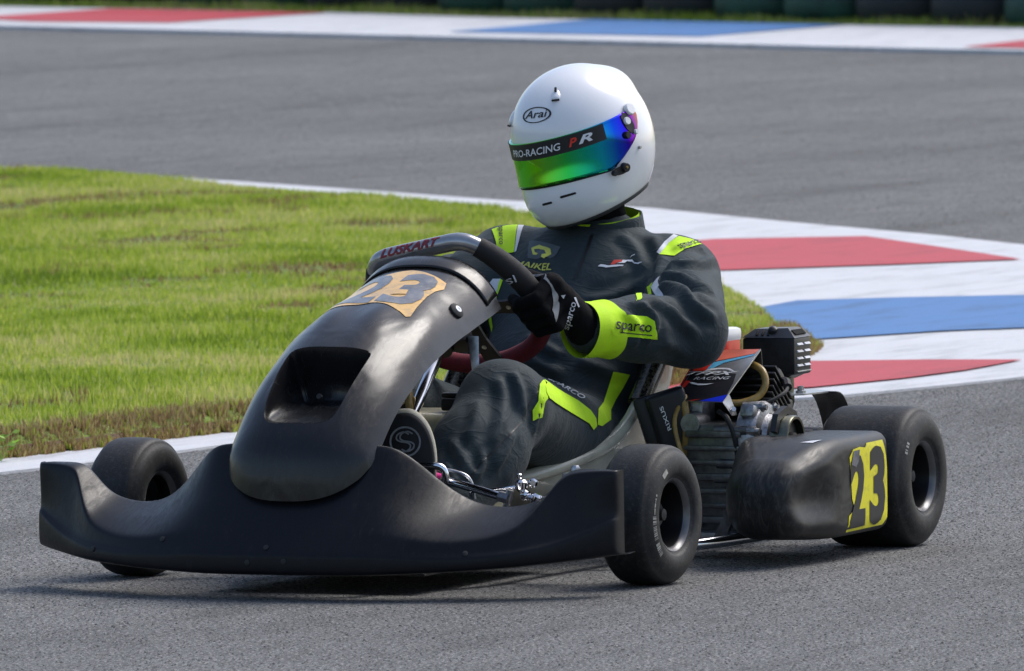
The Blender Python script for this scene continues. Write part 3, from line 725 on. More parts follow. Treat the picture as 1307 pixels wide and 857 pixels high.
# ---- wheels
def wheel(c, side, R, W, steer=0.):
    """side +1: outer face towards +Y"""
    hw = W/2; lip = .0695; h1 = hw-.012
    prof = [(.030, h1-.060), (.052, h1-.055), (.0575, h1-.045), (.0605, h1-.012), (.0635, h1-.006), (.0635, -h1+.006), (.0605, -h1+.012), (.0575, -h1+.03), (.052, -h1+.034), (.030, -h1+.036)]
    v, f = lathe(prof, (0, 0, 0), (0, side, 0), 56); wo = MB().add(v, f).build('wheel', 'rim', KART)
    wo.location = c; wo.rotation_euler = (0, 0, steer)
    mb = MB()
    for s in (1, -1): MB().add(*lathe([(.0615, s*(h1-.008)), (.0640, s*(h1-.001)), (lip, s*(h1+.003)), (lip+.0012, s*(h1+.001)), (.0645, s*(h1-.005))], (0, 0, 0), (0, side, 0), 64, True)).build('rim_lip', 'rimlip', wo)
    half = [(.0640, hw-.020), (.0690, hw-.011), (.0720, hw-.0085), (.0745, hw-.0078), (.0765, hw-.0045), (.080, hw-.002), (R*.66, hw+.000), (R*.74, hw), (R*.82, hw-.003), (R*.89, hw-.0085), (R*.925, hw-.014), (R*.940, hw-.0145), (R*.968, hw-.018), (R*.988, hw-.025), (R*.998, hw-.038), (R, hw*.25)]
    prof = half + [(r, -h) for r, h in half[::-1]]
    v, f = lathe(prof, (0, 0, 0), (0, side, 0), 96, True); ty = obj('tyre', v, f, 'tyre', wo)
    mb = MB(); mb.add(*lathe([(.028, h1-.062), (.028, h1-.035), (.022, h1-.030), (.012, h1-.03), (.011, h1-.018), (.004, h1-.016), (0, h1-.016)], (0, 0, 0), (0, side, 0), 24)); mb.build('hub', 'rubberblack', wo)
    for k in range(3):
        a = 2*math.pi*k/3+.4; MB().add(*lathe([(.005, h1-.058), (.005, h1-.048), (.003, h1-.046), (0, h1-.046)], (math.cos(a)*.04, 0, math.sin(a)*.04), (0, side, 0), 6)).build('wheel_nut', 'steel', wo)
    return wo, ty
RF, RR = .1336, .1384
ST = rad(-3.2)
WFL, TFL = wheel((.525, .536, RF), 1, RF, .122, ST)
WFR, TFR = wheel((.525, -.536, RF), -1, RF, .122, ST)
WRL, TRL = wheel((-.525, .590, RR), 1, RR, .200)
WRR, TRR = wheel((-.525, -.590, RR), -1, RR, .200)
# ---- frame, tray, axle
def T(name, pts, r, mat, parent=KART, seg=12, smooth_n=6, **k):
    p = catmull(pts, smooth_n) if len(pts) > 2 else pts
    return MB().add(*tube(p, r, seg, **k)).build(name, mat, parent)
for s in (1, -1):
    T('frame_rail', [(.93, s*.12, .055), (.80, s*.17, .050), (.62, s*.26, .048), (.35, s*.27, .045), (.0, s*.29, .045), (-.35, s*.33, .050), (-.66, s*.33, .055)], .015, 'chrome')
    T('side_bar', [(.20, s*.28, .042), (.16, s*.36, .038), (.05, s*.47, .045), (-.10, s*.56, .060), (-.28, s*.57, .07)], .0115, 'chrome')
    T('stub_axle', [(.525, s*.395, RF), (.525, s*.50, RF)], .0125, 'steel')
    MB().add(*rbox((.525, s*.385, .13), (.05, .03, .10), .006)).add(*tube([(.525, s*.385, .06), (.525, s*.385, .205)], .008)).build('kingpin_yoke', 'enginegrey', KART)
    T('yoke_arm', [(.52, s*.25, .05), (.52, s*.32, .07), (.525, s*.38, .10)], .014, 'chrome')
T('front_cross_tube', [(.92, -.14, .055), (.95, 0, .055), (.92, .14, .055)], .014, 'chrome')
T('bumper_hoop', [(.90, -.22, .10), (.97, -.12, .12), (.98, 0, .12), (.97, .12, .12), (.90, .22, .10)], .010, 'steel')
T('cross_tube', [(.30, -.27, .045), (.30, .27, .045)], .014, 'chrome'); T('cross_tube', [(-.62, -.33, .055), (-.62, .33, .055)], .014, 'chrome')
T('rear_axle', [(-.525, -.56, RR), (-.525, .56, RR)], .0195, 'steel')
T('rear_bumper', [(-.66, -.45, .10), (-.72, -.40, .12), (-.74, 0, .13), (-.72, .40, .12), (-.66, .45, .10)], .014, 'rubberblack')
MB().add(*rbox((.56, 0, .038), (.62, .44, .004), .0)).build('floor_tray', 'engineblack', KART, False)
# tie rod, brake rod and joints at the left front corner
T('tie_rod', [(.615, .02, .150), (.600, .30, .188)], .0048, 'chrome', seg=10)
T('tie_rod', [(.60, -.02, .150), (.600, -.30, .188)], .0048, 'chrome', seg=10)
T('support_tube', [(.612, .095, .214), (.680, .300, .174)], .0085, 'chrome')
T('pink_tape', [(.6165, .108, .2115), (.632, .155, .2023)], .0098, 'pink')
mb = MB()
for (x, y, z, r, ax) in [(.60, .305, .190, .013, (0, 0, 1)), (.605, .315, .172, .010, (.3, 1, .2)), (.59, .325, .195, .009, (1, .3, 0)), (.60, .335, .165, .012, (0, .5, 1)), (.575, .345, .16, .010, (0, 1, 0)), (.60, .30, .208, .006, (0, 0, 1)), (.615, .285, .176, .0075, (.1, 1, -.3)), (.62, .268, .170, .0055, (.1, 1, -.3))]:
    mb.add(*lathe([(r*.6, -r*.9), (r, -r*.5), (r, r*.5), (r*.6, r*.9)], (x, y, z), ax, 10))
mb.build('rod_end', 'chrome', KART)
mb = MB(); mb.add(*lathe([(.011, -.012), (.011, .012)], (.683, .306, .173), (.3, 1, -.2), 6)).add(*lathe([(.007, -.02), (.007, .02)], (.683, .312, .168), (0, .3, 1), 10)); mb.build('tube_bolt', 'steel', KART)
mb = MB(); mb.add(*rbox((.50, .375, .20), (.05, .04, .02), .004)).add(*lathe([(.010, 0), (.010, .014), (.006, .02)], (.525, .385, .205), (0, 0, 1), 6)); mb.build('kingpin_cap', 'steel', KART)
# pedals
pb = T('brake_pedal', [(.655, .055, .06), (.668, .070, .17), (.672, .075, .222), (.668, .095, .232), (.660, .150, .230), (.655, .168, .222), (.652, .172, .20)], .0075, 'chrome')
T('toe_loop', [(.640, .135, .205), (.640, .150, .222), (.632, .20, .212), (.626, .215, .19), (.625, .218, .165)], .0032, 'steel', pb, 8)
T('throttle_pedal', [(.655, -.055, .06), (.668, -.070, .17), (.672, -.075, .23), (.665, -.15, .235)], .0075, 'chrome')
# fuel tank between the legs
FT_ = surfnet(lambda X, Y, Z: S_box(X, Y, Z, (.35, .0, .19), (.22, .27, .25), .035), (.2, -.17, .03), (.5, .17, .35), .01)
TANK = obj('fuel_tank', FT_[0], FT_[1], 'cream', KART, normals=FT_[2])
MB().add(*rbox((.392, .085, .330), (.045, .055, .024), .005)).add(*rbox((.385, .085, .347), (.03, .065, .010), .003)).build('tank_fitting', 'blackplastic', TANK)
MB().add(*lathe([(.030, .0), (.030, .022), (.024, .026), (0, .026)], (.33, -.06, .314), (0, 0, 1), 20)).build('tank_cap', 'blackplastic', TANK)
# ---- seat
SEAT = [((.205, .160), (.205, .115, .172)), ((.13, .118), (.14, .155, .184)), ((.02, .080), (.035, .184, .203)), ((-.10, .062), (-.08, .198, .226)), ((-.22, .066), (-.165, .204, .262)),
        ((-.34, .105), (-.235, .206, .312)), ((-.44, .20), (-.31, .206, .38)), ((-.52, .33), (-.42, .198, .465)), ((-.575, .44), (-.545, .14, .52))]
rows = []
for (cx, cz), (ex, ey, ez) in SEAT:
    r = []
    for j in range(-8, 9):
        t = j/8; a = abs(t); k = a**2.6; r.append((cx+(ex-cx)*k, math.copysign(ey*math.sin(a*math.pi/2)**.9, t) if j else 0, cz+(ez-cz)*k))
    rows.append(r)
v, f = loft(rows); so_ = obj('seat', v, f, 'seatgel', KART)
md = so_.modifiers.new('s', 'SOLIDIFY'); md.thickness = .006; md.offset = 0; md = so_.modifiers.new('b', 'SUBSURF'); md.levels = md.render_levels = 2; apply_mods(so_)
for s in (1, -1):
    E_ = [Vector((e[0], s*e[1], e[2])) for c, e in SEAT]
    T('seat_rim', [E_[0]+Vector((.004, -s*.1, -.008)), E_[0]+Vector((.004, -s*.05, -.004))]+E_[:6], .0145, 'seatgel', so_, 10)
    MB().add(*tube(catmull([E_[4].lerp(E_[5], .6)]+[E_[5].lerp(E_[6], .5)]+E_[6:], 6), .0215, 14)).build('carbon_edge', 'carbon', so_)
# ---- steering
WC = Vector((.185, 0, .51)); E1 = Vector((0, 1, 0)); E2 = Vector((.65, 0, .76)).normalized(); NN = Vector((E2.z, 0, -E2.x))
AL = rad(15)
def sw(u, v, n=0.): return WC + E1*(u*math.cos(AL)-v*math.sin(AL)) + E2*(u*math.sin(AL)+v*math.cos(AL)) + NN*n
STW = MB().add(*lathe([(.030, -.010), (.034, .0), (.034, .012), (.022, .02)], WC+NN*.02, NN, 24)).build('steering_wheel', 'blackplastic', KART)
half = [(.0, .152), (.05, .152), (.088, .150), (.112, .137), (.135, .105), (.154, .060), (.164, .015), (.163, -.03), (.150, -.075), (.122, -.115), (.080, -.142), (.03, -.155), (0, -.157)]
right = catmull([(a, b, 0) for a, b in half], 6)
full = [(p.x, p.y) for p in right] + [(-p.x, p.y) for p in right[-2:0:-1]]
P_ = [sw(u, v) for u, v in full]; n_ = len(P_); i1, i2 = 21, 49
MB().add(*tube(P_[-i1:]+P_[:i1+1], .0175, 16)).build('rim_top', 'silverwrap', STW)
for a, b in ((i1-1, i2+1), (n_-i2-1, n_-i1+1)):
    MB().add(*tube(P_[a:b], [.0195+.0035*math.sin(math.pi*k/(b-a-1)) for k in range(b-a)], 16)).build('rim_grip', 'blackgrip', STW)
MB().add(*tube(P_[i2:n_-i2+1], .0185, 16)).build('rim_bottom', 'redsuede', STW)
for (u, v) in ((.150, -.03), (-.150, -.03), (0, -.145)):
    d = Vector((u, v, 0)); l = d.length; a = math.atan2(v, u); mb = MB()
    pts = []
    for (al, wd_) in ((.025, .020), (l*.6, .015), (l, .019)):
        pts.append((al, wd_))
    poly = [(x, y) for x, y in pts] + [(x, -y) for x, y in pts[::-1]]
    mb.add(*prism([sw(x*math.cos(a)-y*math.sin(a), x*math.sin(a)+y*math.cos(a), .014) for x, y in poly], NN, .006)); sp = mb.build('spoke', 'blackplastic', STW, False)
    for k in (.72,):
        MB().add(*lathe([(.005, -.010), (.005, .001), (.003, .001), (0, .0)], sw(u*k, v*k, .014), NN, 14)).build('spoke_bolt', 'steel', sp)
T('steering_column', [WC+NN*.03, WC+NN*.44], .0118, 'chrome')
MB().add(*lathe([(.024, -.03), (.026, .0), (.024, .03)], WC+NN*.095, NN, 18)).add(*rbox(WC+NN*.10+Vector((0, .03, 0)), (.035, .05, .035), .006, rotm(y=40))).build('column_boss', 'blackplastic', KART)
mb = MB(); mb.add(*prism([(.275, .055, .455), (.290, .085, .455), (.335, .105, .385), (.318, .085, .38)], (.8, .5, .2), .008)); mb.add(*lathe([(.012, -.01), (.014, 0), (.012, .012)], (.325, .098, .382), (.7, .5, .3), 10)); mb.add(*rbox((.345, .10, .345), (.028, .03, .05), .006, rotm(y=-30))); mb.build('column_bracket', 'steel', KART)
T('fuel_hose', [(.38, -.02, .33), (.44, .0, .375), (.47, .015, .35), (.47, .02, .29)], .007, 'hose'); T('fuel_hose', [(.36, -.05, .33), (.42, -.04, .40), (.46, -.03, .39), (.50, -.02, .33)], .008, 'cream')
# ---- left side pod
def pod_sdf(X, Y, Z):
    t = np.clip((X+.13)/.23, 0, 1); t = t*t*(3-2*t); rr = .026+.040*t     # squarer tail, fully rounded nose
    yo = .682-.004*((X+.05)/.3)**2; yi = .465+.042*t
    qx, qy, qz = abs(X+.1185)-.2405+rr, abs(Y-(yo+yi)/2)-(yo-yi)/2+rr, abs(Z-.143+.014*t*t)-.097+.022*t*t+rr
    d = np.sqrt(np.maximum(qx, 0)**2+np.maximum(qy, 0)**2+np.maximum(qz, 0)**2)+np.minimum(np.maximum(qx, np.maximum(qy, qz)), 0)-rr
    return smax(d, -S_ell(X, Y, Z, (.030, .752, .129), (.150, .096, .072), rz=-.22), .028)
P, F, Nn = surfnet(pod_sdf, (-.38, .44, .03), (.28, .70, .26), .006)
POD = obj('side_pod', P, F, 'pod', KART, normals=Nn)
MB().add(*prism([(-.085, .415, .046), (-.085, .440, .046), (-.085, .478, .125), (-.085, .455, .125)], (1, 0, 0), .012)).build('pod_strut', 'enginegrey', KART, False)
# ---- engine on the left
ENG = MB().add(*rbox((-.245, .400, .155), (.20, .135, .215), .012)).build('engine', 'enginegrey', KART)
def E(name, mb, mat, smooth=True): return mb.build(name, mat, ENG, smooth)
for k in range(7):
    z = .075+.028*k
    E('casting_rib', MB().add(*rbox((-.141, .395-.003*(k % 2), z), (.016, .118, .009+.004*(k % 3 == 0)), .003)), 'enginegrey')
for (y, z) in ((.452, .250), (.456, .185), (.452, .156)):
    E('bolt_boss', MB().add(*tube([(-.142, y-.055, z), (-.142, y+.012, z)], .0095, 12)).add(*lathe([(.0065, 0), (.0065, .010), (.004, .012)], (-.142, y+.012, z), (0, 1, 0), 6)), 'enginegrey')
E('crankcase_cover', MB().add(*lathe([(.074, -.03), (.076, .0), (.070, .010), (.052, .014), (.048, .026), (.036, .030), (.032, .022), (.018, .022), (.016, .034), (0, .034)], (-.212, .470, .228), (0, 1, 0), 40)), 'alu')
for k in range(7):
    a = 2*math.pi*k/7+.3; E('cover_bolt', MB().add(*lathe([(.010, -.03), (.010, .012), (.006, .013), (.006, .019), (0, .019)], (-.212+.070*math.cos(a), .470, .228+.070*math.sin(a)), (0, 1, 0), 8)), 'alu')
for a in (-.9, .35, 1.6, 2.8): E('cover_port', MB().add(*lathe([(.010, .0), (.010, .0165), (0, .0168)], (-.212+.043*math.cos(a), .470, .228+.043*math.sin(a)), (0, 1, 0), 14)), 'black')
E('cover_casting', MB().add(*rbox((-.165, .468, .175), (.05, .02, .05), .008, rotm(y=25))), 'alu'); E('cover_casting', MB().add(*rbox((-.17, .462, .282), (.05, .03, .026), .008, rotm(y=-20))), 'alu')
E('drain_lever', MB().add(*rbox((-.145, .465, .130), (.012, .022, .03), .005, rotm(x=20))), 'steel')
E('clutch_drum', MB().add(*lathe([(.050, -.034), (.050, .0), (.048, .003), (.043, .003), (.042, -.018), (.014, -.018), (.013, -.008), (0, -.008)], (-.190, .545, .228), (0, 1, 0), 40)), 'bronze')
E('clutch_core', MB().add(*lathe([(.0405, -.02), (.040, -.010), (.018, -.009), (.016, .001), (0, .001)], (-.190, .545, .228), (0, 1, 0), 18)), 'engineblack')
E('clutch_guard', MB().add(*prism([(x+.072, y, z-.012) for x, y, z in [(-.20, .53, .262), (-.215, .53, .295), (-.262, .53, .308), (-.31, .53, .295), (-.33, .53, .262), (-.318, .53, .262), (-.30, .53, .285), (-.262, .53, .292), (-.225, .53, .282), (-.212, .53, .258)]], (0, 1, 0), .012)), 'engineblack', False)
for (x, z, r) in ((-.29, .222, .022), (-.335, .222, .024)):
    E('chain_roller', MB().add(*lathe([(r, -.03), (r, .01), (r*.6, .012), (r*.5, .004), (0, .004)], (x, .53, z), (0, 1, 0), 20)), 'engineblack')
for k in range(7):
    d = Vector((-.62, 0, .78)); p = Vector((-.275, .400, .262))+d*.0155*k
    E('cooling_fin', MB().add(*rbox(p, (.005, .155-.004*k, .105), .0022, rotm(y=math.degrees(math.atan2(-.62, .78))+90))), 'engineblack')
E('cylinder_head', MB().add(*rbox((-.335, .400, .325), (.06, .12, .06), .012, rotm(y=-38))), 'engineblack')
E('carburettor', MB().add(*rbox((-.205, .335, .285), (.07, .05, .05), .01)).add(*lathe([(.02, -.03), (.024, .0), (.02, .03)], (-.17, .345, .262), (1, 0, 0), 16)), 'alu')
T('amber_hose', [(-.165, .322, .315), (-.152, .332, .28), (-.150, .332, .235), (-.158, .326, .20)], .0075, 'hose', ENG, 10)
T('amber_hose', [(-.27, .425, .372), (-.255, .452, .360), (-.245, .462, .335), (-.235, .452, .312), (-.215, .425, .300), (-.20, .40, .300)], .0072, 'hose', ENG, 10)
# fan shroud: bent sheet, open at its left side
tl, tr, br, bl = Vector((-.306, .300, .397)), Vector((-.276, .440, .4025)), Vector((-.132, .420, .302)), Vector((-.162, .298, .308))
c_ = (tl+tr+br+bl)/4; pn = (tr-tl).cross(bl-tl).normalized(); pn = pn if pn.x > 0 else -pn
pl = lambda p: p - pn*(p-c_).dot(pn)
tl, tr, br, bl = map(pl, (tl, tr, br, bl))
SHR = E('fan_shroud', MB().add(*prism([bl, br, tr, tl], pn, .0022)), 'sheet', False)
E('shroud_back', MB().add(*prism([tl-pn*.003, tr-pn*.003, tr+Vector((-.004, .004, -.082)), tl+Vector((-.004, 0, -.082))], (1, 0, .1), .002)), 'sheetdark', False)
E('shroud_tab', MB().add(*prism([br-pn*.0025, br-pn*.0025+Vector((-.035, -.004, .022)), br+Vector((-.045, .012, -.028)), br+Vector((-.018, .012, -.028))], (.6, .6, .3), .002)).add(*lathe([(.005, -.002), (.005, .003), (0, .003)], br+Vector((-.024, .012, -.016)), (.6, .6, .3), 8)), 'sheet', False)
# second cover beyond, red and white
RWC = E('rear_cover', MB().add(*rbox((-.56, .235, .365), (.085, .062, .115), .012)), 'red')
E('cover_top', MB().add(*rbox((-.56, .235, .412), (.089, .066, .028), .010)), 'white')
# silencer box
MUF = E('silencer', MB().add(*rbox((-.545, .365, .373), (.088, .112, .074), .006)), 'engineblack')
mx0, mx1, my0, my1, mz = -.589, -.501, .309, .421, .410
v = [(mx0, my0, mz), (mx1, my0, mz), (mx1, my1, mz), (mx0, my1, mz), (mx0+.016, my0+.022, mz+.017), (mx1-.016, my0+.022, mz+.017), (mx1-.016, my1-.02, mz+.019), (mx0+.016, my1-.02, mz+.019)]
E('silencer_lid', MB().add(v, [(0, 1, 5, 4), (1, 2, 6, 5), (2, 3, 7, 6), (3, 0, 4, 7), (4, 5, 6, 7), (3, 2, 1, 0)]), 'sheetdark', False)
v = [(mx0+.006, my0+.008, .337), (mx1-.006, my0+.008, .337), (mx1-.006, my1-.008, .337), (mx0+.006, my1-.008, .337), (mx0+.02, my0+.03, .326), (mx1-.02, my0+.03, .326), (mx1-.02, my1-.03, .326), (mx0+.02, my1-.03, .326)]
E('silencer_base', MB().add(v, [(0, 4, 5, 1), (1, 5, 6, 2), (2, 6, 7, 3), (3, 7, 4, 0), (7, 6, 5, 4)]), 'engineblack', False)
for r_ in range(4):
    for c2 in range(2):
        z = .398-.0140*r_; x = -.526-.038*c2
        E('louvre', MB().add([(x-.0145, .4212, z-.003), (x+.0145, .4212, z-.003), (x+.0135, .4255, z-.0025), (x-.0135, .4255, z-.0025), (x-.0135, .4215, z+.0015), (x+.0135, .4215, z+.0015)], [(0, 1, 2, 3), (3, 2, 5, 4), (1, 5, 2), (0, 3, 4)]), 'sheet', False)
E('louvre', MB().add(*rbox((-.545, .4225, .343), (.072, .004, .003), .001)), 'sheet')
for k in range(3): E('lid_slot', MB().add(*rbox((mx1-.0075, my0+.030+.012*k, mz+.0095), (.014, .0045, .004), .001, rotm(y=45, x=-12))), 'black')
for k in range(7): E('lid_slot', MB().add(*rbox((mx0+.020+.0082*k, my1-.0085, mz+.0105), (.003, .014, .003), .0008, rotm(x=-43))), 'black')
E('lid_boss', MB().add(*lathe([(.010, 0), (.010, .006), (.006, .010), (0, .011)], (-.515, .370, mz+.012), (.5, 0, 1), 14)), 'engineblack')
T('exhaust_stem', [(-.545, .385, .338), (-.543, .387, .280)], .0145, 'bronze', ENG, 16)
T('exhaust_pipe', [(-.543, .387, .285), (-.52, .385, .262), (-.46, .38, .262), (-.38, .38, .30)], .015, 'engineblack', ENG, 14)
E('bracket_plate', MB().add(*prism([(-.44, .365, .300), (-.50, .44, .300), (-.60, .455, .300), (-.62, .42, .302), (-.56, .36, .302)], (0, 0, 1), .003)), 'sheet', False)
for (x, y) in ((-.50, .395), (-.52, .425)): E('bracket_bolt', MB().add(*lathe([(.011, 0), (.011, .005), (.007, .006), (.007, .014), (0, .015)], (x, y, .300), (0, 0, 1), 8)), 'steel')
E('bracket_box', MB().add(*rbox((-.395, .425, .262), (.05, .05, .066), .006)), 'engineblack')
rows = []
for k in range(9):
    a = k/8; x = -.595-.095*a; z = .300-.005*a-.075*a**2.6; rows.append([(x, .405, z), (x, .47, z)])
v, f = loft(rows); g_ = obj('chain_guard', v, f, 'engineblack', ENG); md = g_.modifiers.new('s', 'SOLIDIFY'); md.thickness = .003; apply_mods(g_)
# leaning black box lettered on its face
LB = rotm(x=17, z=22)
BOX = MB().add(*rbox((-.170, .303, .246), (.050, .080, .165), .012, LB, 3)).build('ballast_box', 'blackplastic', KART)
MB().add(*rbox((-.165, .254, .240), (.045, .034, .150), .008, LB, 2)).build('box_flange', 'blackplastic', BOX)
T('cable', [(-.10, .30, .198), (-.075, .352, .200)], .0035, 'steel', KART, 8)
# ================================================================ the driver
SHL, ELL, WRL_ = Vector((-.475, .185, .530)), Vector((-.190, .325, .444)), Vector((.060, .226, .458))
SHR_, ELR, WRR_ = Vector((-.470, -.185, .552)), Vector((-.16, -.33, .40)), Vector((.10, -.215, .43))
HIPL, KNL, ANL = Vector((-.19, .090, .218)), Vector((.365, .168, .325)), Vector((.585, .150, .150))
HIPR, KNR, ANR = Vector((-.19, -.088, .195)), Vector((.345, -.20, .37)), Vector((.60, -.14, .15))
def body_sdf(X, Y, Z):
    c = lambda a, b, r1, r2, s=(1, 1, 1): S_cone(X, Y, Z, a, b, r1, r2, s)
    d = S_ell(X, Y, Z, (-.235, 0, .185), (.150, .165, .115))
    d = smin(d, S_ell(X, Y, Z, (-.29, 0, .32), (.135, .168, .17), ry=-.45), .06)
    d = smin(d, S_ell(X, Y, Z, (-.405, 0, .475), (.122, .192, .165), ry=-.5), .06)
    d = smin(d, c((-.49, -.140, .552), (-.485, .140, .536), .070, .072), .06)
    d = smin(d, c((-.50, .008, .54), (-.488, .010, .590), .092, .080), .05)
    d = smin(d, c((-.485, 0, .64), (-.445, -.005, .78), .055, .06), .015)
    for s, e, w_, r in ((SHL, ELL, WRL_, (.082, .073, .051)), (SHR_, ELR, WRR_, (.080, .074, .050))):
        a = c(s, e, r[0], r[1]); a = smin(a, c(e, e.lerp(w_, .55), r[1]-.006, .062), .03); a = smin(a, c(e.lerp(w_, .5), w_, .062, r[2]), .02)
        d = smin(d, a, .032)
    for h, k, a_ in ((HIPL, KNL, ANL), (HIPR, KNR, ANR)):
        l = c(h, k, .092, .081); l = smin(l, c(k, k.lerp(a_, .5), .082, .085), .035); l = smin(l, c(k.lerp(a_, .45), a_, .086, .062), .03)
        d = smin(d, l, .03)
    return d
P, F, Nn = surfnet(body_sdf, (-.66, -.46, .03), (.70, .46, .84), .0075)
def seg_param(P, a, b):
    a = np.array(a); b = np.array(b)-a; q = P-a; h = np.clip(q@b/(b@b), 0, 1); return h, np.linalg.norm(q-h[:, None]*b, axis=1)
def rn(p, k=0.): return noise.noise(Vector(p)+Vector((k, k*1.7, -k)))
def ridge(x, p=1.6): return max(0., 1-abs(x)*2.2)**p
FOLDS = []   # (points, width, height): drapery ridges over the suit
FOLDS += [
    ([(-0.303,0.232,0.554),(-0.319,0.246,0.564),(-0.329,0.272,0.563),(-0.372,0.284,0.566),(-0.494,0.258,0.566)], 0.01, 0.011),
    ([(-0.265,0.238,0.534),(-0.267,0.253,0.542),(-0.248,0.288,0.538),(-0.213,0.336,0.525),(-0.22,0.372,0.51)], 0.011, 0.014),
    ([(-0.236,0.243,0.517),(-0.215,0.28,0.523),(-0.139,0.345,0.509),(-0.139,0.379,0.486),(-0.161,0.404,0.467)], 0.012, 0.015),
    ([(-0.046,0.32,0.499),(-0.066,0.333,0.493),(-0.081,0.352,0.472),(-0.102,0.369,0.453),(-0.117,0.382,0.429)], 0.012, 0.013),
    ([(0.004,0.295,0.495),(-0.015,0.31,0.494),(-0.017,0.327,0.474),(-0.007,0.326,0.447),(0.006,0.311,0.425)], 0.01, 0.012),
    ([(0.049,0.278,0.488),(0.027,0.298,0.475),(0.021,0.306,0.449),(0.023,0.292,0.418)], 0.01, 0.01),
    ([(-0.388,0.212,0.588),(-0.422,0.232,0.594),(-0.459,0.246,0.588)], 0.012, 0.006),
    ([(-0.038,0.339,0.423),(-0.078,0.349,0.41),(-0.122,0.353,0.385)], 0.012, 0.009),
    ([(0.018,0.281,0.499),(-0.042,0.306,0.506),(-0.092,0.318,0.507)], 0.011, 0.008),
    ([(0.41,0.205,0.394),(0.426,0.229,0.358),(0.44,0.242,0.311)], 0.01, 0.009),
    ([(0.429,0.184,0.388),(0.459,0.208,0.345),(0.514,0.224,0.296),(0.547,0.217,0.26)], 0.012, 0.009),
    ([(0.572,0.174,0.261),(0.589,0.191,0.224),(0.588,0.203,0.206),(0.571,0.209,0.223),(0.556,0.208,0.258)], 0.009, 0.012),
    ([(0.562,0.147,0.275),(0.592,0.176,0.233),(0.607,0.188,0.201)], 0.009, 0.012),
    ([(0.382,0.253,0.355),(0.404,0.252,0.312),(0.415,0.25,0.275)], 0.01, 0.008),
    ([(0.48,0.165,0.345),(0.536,0.182,0.304),(0.562,0.176,0.276)], 0.012, 0.007),
    ([(0.55,0.226,0.216),(0.523,0.239,0.252),(0.492,0.242,0.287)], 0.01, 0.009),
    ([(0.596,0.148,0.233),(0.612,0.168,0.21),(0.621,0.178,0.193)], 0.008, 0.009),
    ([(-0.344,0.168,0.536),(-0.308,0.115,0.502),(-0.278,0.066,0.493)], 0.012, 0.009),
    ([(-0.347,-0.056,0.588),(-0.307,-0.015,0.552),(-0.282,-0.013,0.511)], 0.012, 0.007),
    ([(-0.407,0.087,0.617),(-0.392,0.127,0.59),(-0.357,0.161,0.55)], 0.014, 0.008),
    ([(-0.201,-0.029,0.426),(-0.187,0.01,0.411),(-0.18,0.054,0.389)], 0.01, 0.01),
    ([(-0.192,-0.043,0.411),(-0.17,-0.0,0.382),(-0.167,0.067,0.351)], 0.012, 0.01),
    ([(-0.452,0.136,0.615),(-0.362,0.198,0.574),(-0.287,0.217,0.531)], 0.012, 0.007),
    ([(-0.188,0.084,0.381),(-0.209,0.125,0.365),(-0.241,0.153,0.348)], 0.012, 0.008),
]
FOLDS += [([(x, -y, z) for x, y, z in p], w_, h_) for p, w_, h_ in FOLDS[:16]]
def folds(P, Nn):
    out = np.array([.0016*rn(p*11)+.0028*ridge(rn((p[0]*8, p[1]*8+p[2]*3, p[2]*8), 7.)) for p in P])
    for pts, wd_, h in FOLDS:
        C = catmull(pts, 5); m = len(C); best = np.full(len(P), 9.); T_ = np.zeros(len(P))
        lo = np.array([min(c[i] for c in C) for i in range(3)])-.05; hi = np.array([max(c[i] for c in C) for i in range(3)])+.05
        I = np.where(((P > lo) & (P < hi)).all(1))[0]; Q = P[I]; bd = np.full(len(I), 9.); bt = np.zeros(len(I)); sg = np.zeros(len(I))
        for k in range(m-1):
            a = np.array(C[k]); b = np.array(C[k+1])-a; q = Q-a; t = np.clip(q@b/(b@b+1e-12), 0, 1); r = q-t[:, None]*b; d = np.linalg.norm(r, axis=1)
            side = np.einsum('ij,ij->i', np.cross(b/np.linalg.norm(b), Nn[I]), r); mm = d < bd; bd[mm] = d[mm]; bt[mm] = (k+t[mm])/(m-1); sg[mm] = side[mm]
        env = np.clip(np.minimum(bt, 1-bt)*4.5+.12, 0, 1); env = env*env*(3-2*env)
        s_ = np.sign(sg)*bd/wd_
        out[I] += h*1.05*env*(np.exp(-s_**2)-.45*np.exp(-((s_-1.7)/.9)**2)-.35*np.exp(-((s_+1.7)/.9)**2))
    return P + Nn*out[:, None]
P = folds(P, Nn)
MAN = obj('person', P, F, 'suit'); tag(MAN, 'driver in dark grey suit with lime panels and white helmet steering the go-kart', 'person')
MAN.data.polygons.foreach_set('use_smooth', [True]*len(MAN.data.polygons))
BB = bvh_of(MAN)
# ---- stand-up collar and balaclava
rows = []
for k, (z, g) in enumerate([(.612, .091), (.630, .090), (.650, .089), (.664, .0885), (.668, .087), (.664, .084), (.645, .082)]):
    row = []
    for i in range(36):
        a = 2*math.pi*i/36; fr = .5+.5*math.cos(a); gap = .010*math.exp(-(a if a < math.pi else a-2*math.pi)**2/.06)
        row.append((-.486+.012*(z-.62)/.05+(g*.95-gap)*math.cos(a), g*1.04*math.sin(a)+.012, z-.030*fr*(1 if k > 1 else .4)+.0015*math.sin(7*a)))
    rows.append(row)
v, f = loft(rows, True); COLR = obj('collar', v, [q[::-1] for q in f], 'suit', MAN, sub=1)
v, f = loft([[(x*1, y, z) for x, y, z in [(-.486+.012*(z-.62)/.05+(.0815)*math.cos(a)*.95, .0815*1.04*math.sin(a)+.012, z-.030*(.5+.5*math.cos(a))) for a in [2*math.pi*i/36 for i in range(36)]]] for z in (.630, .650, .6675)], True)
obj('collar_lining', v, f, 'lime', COLR)
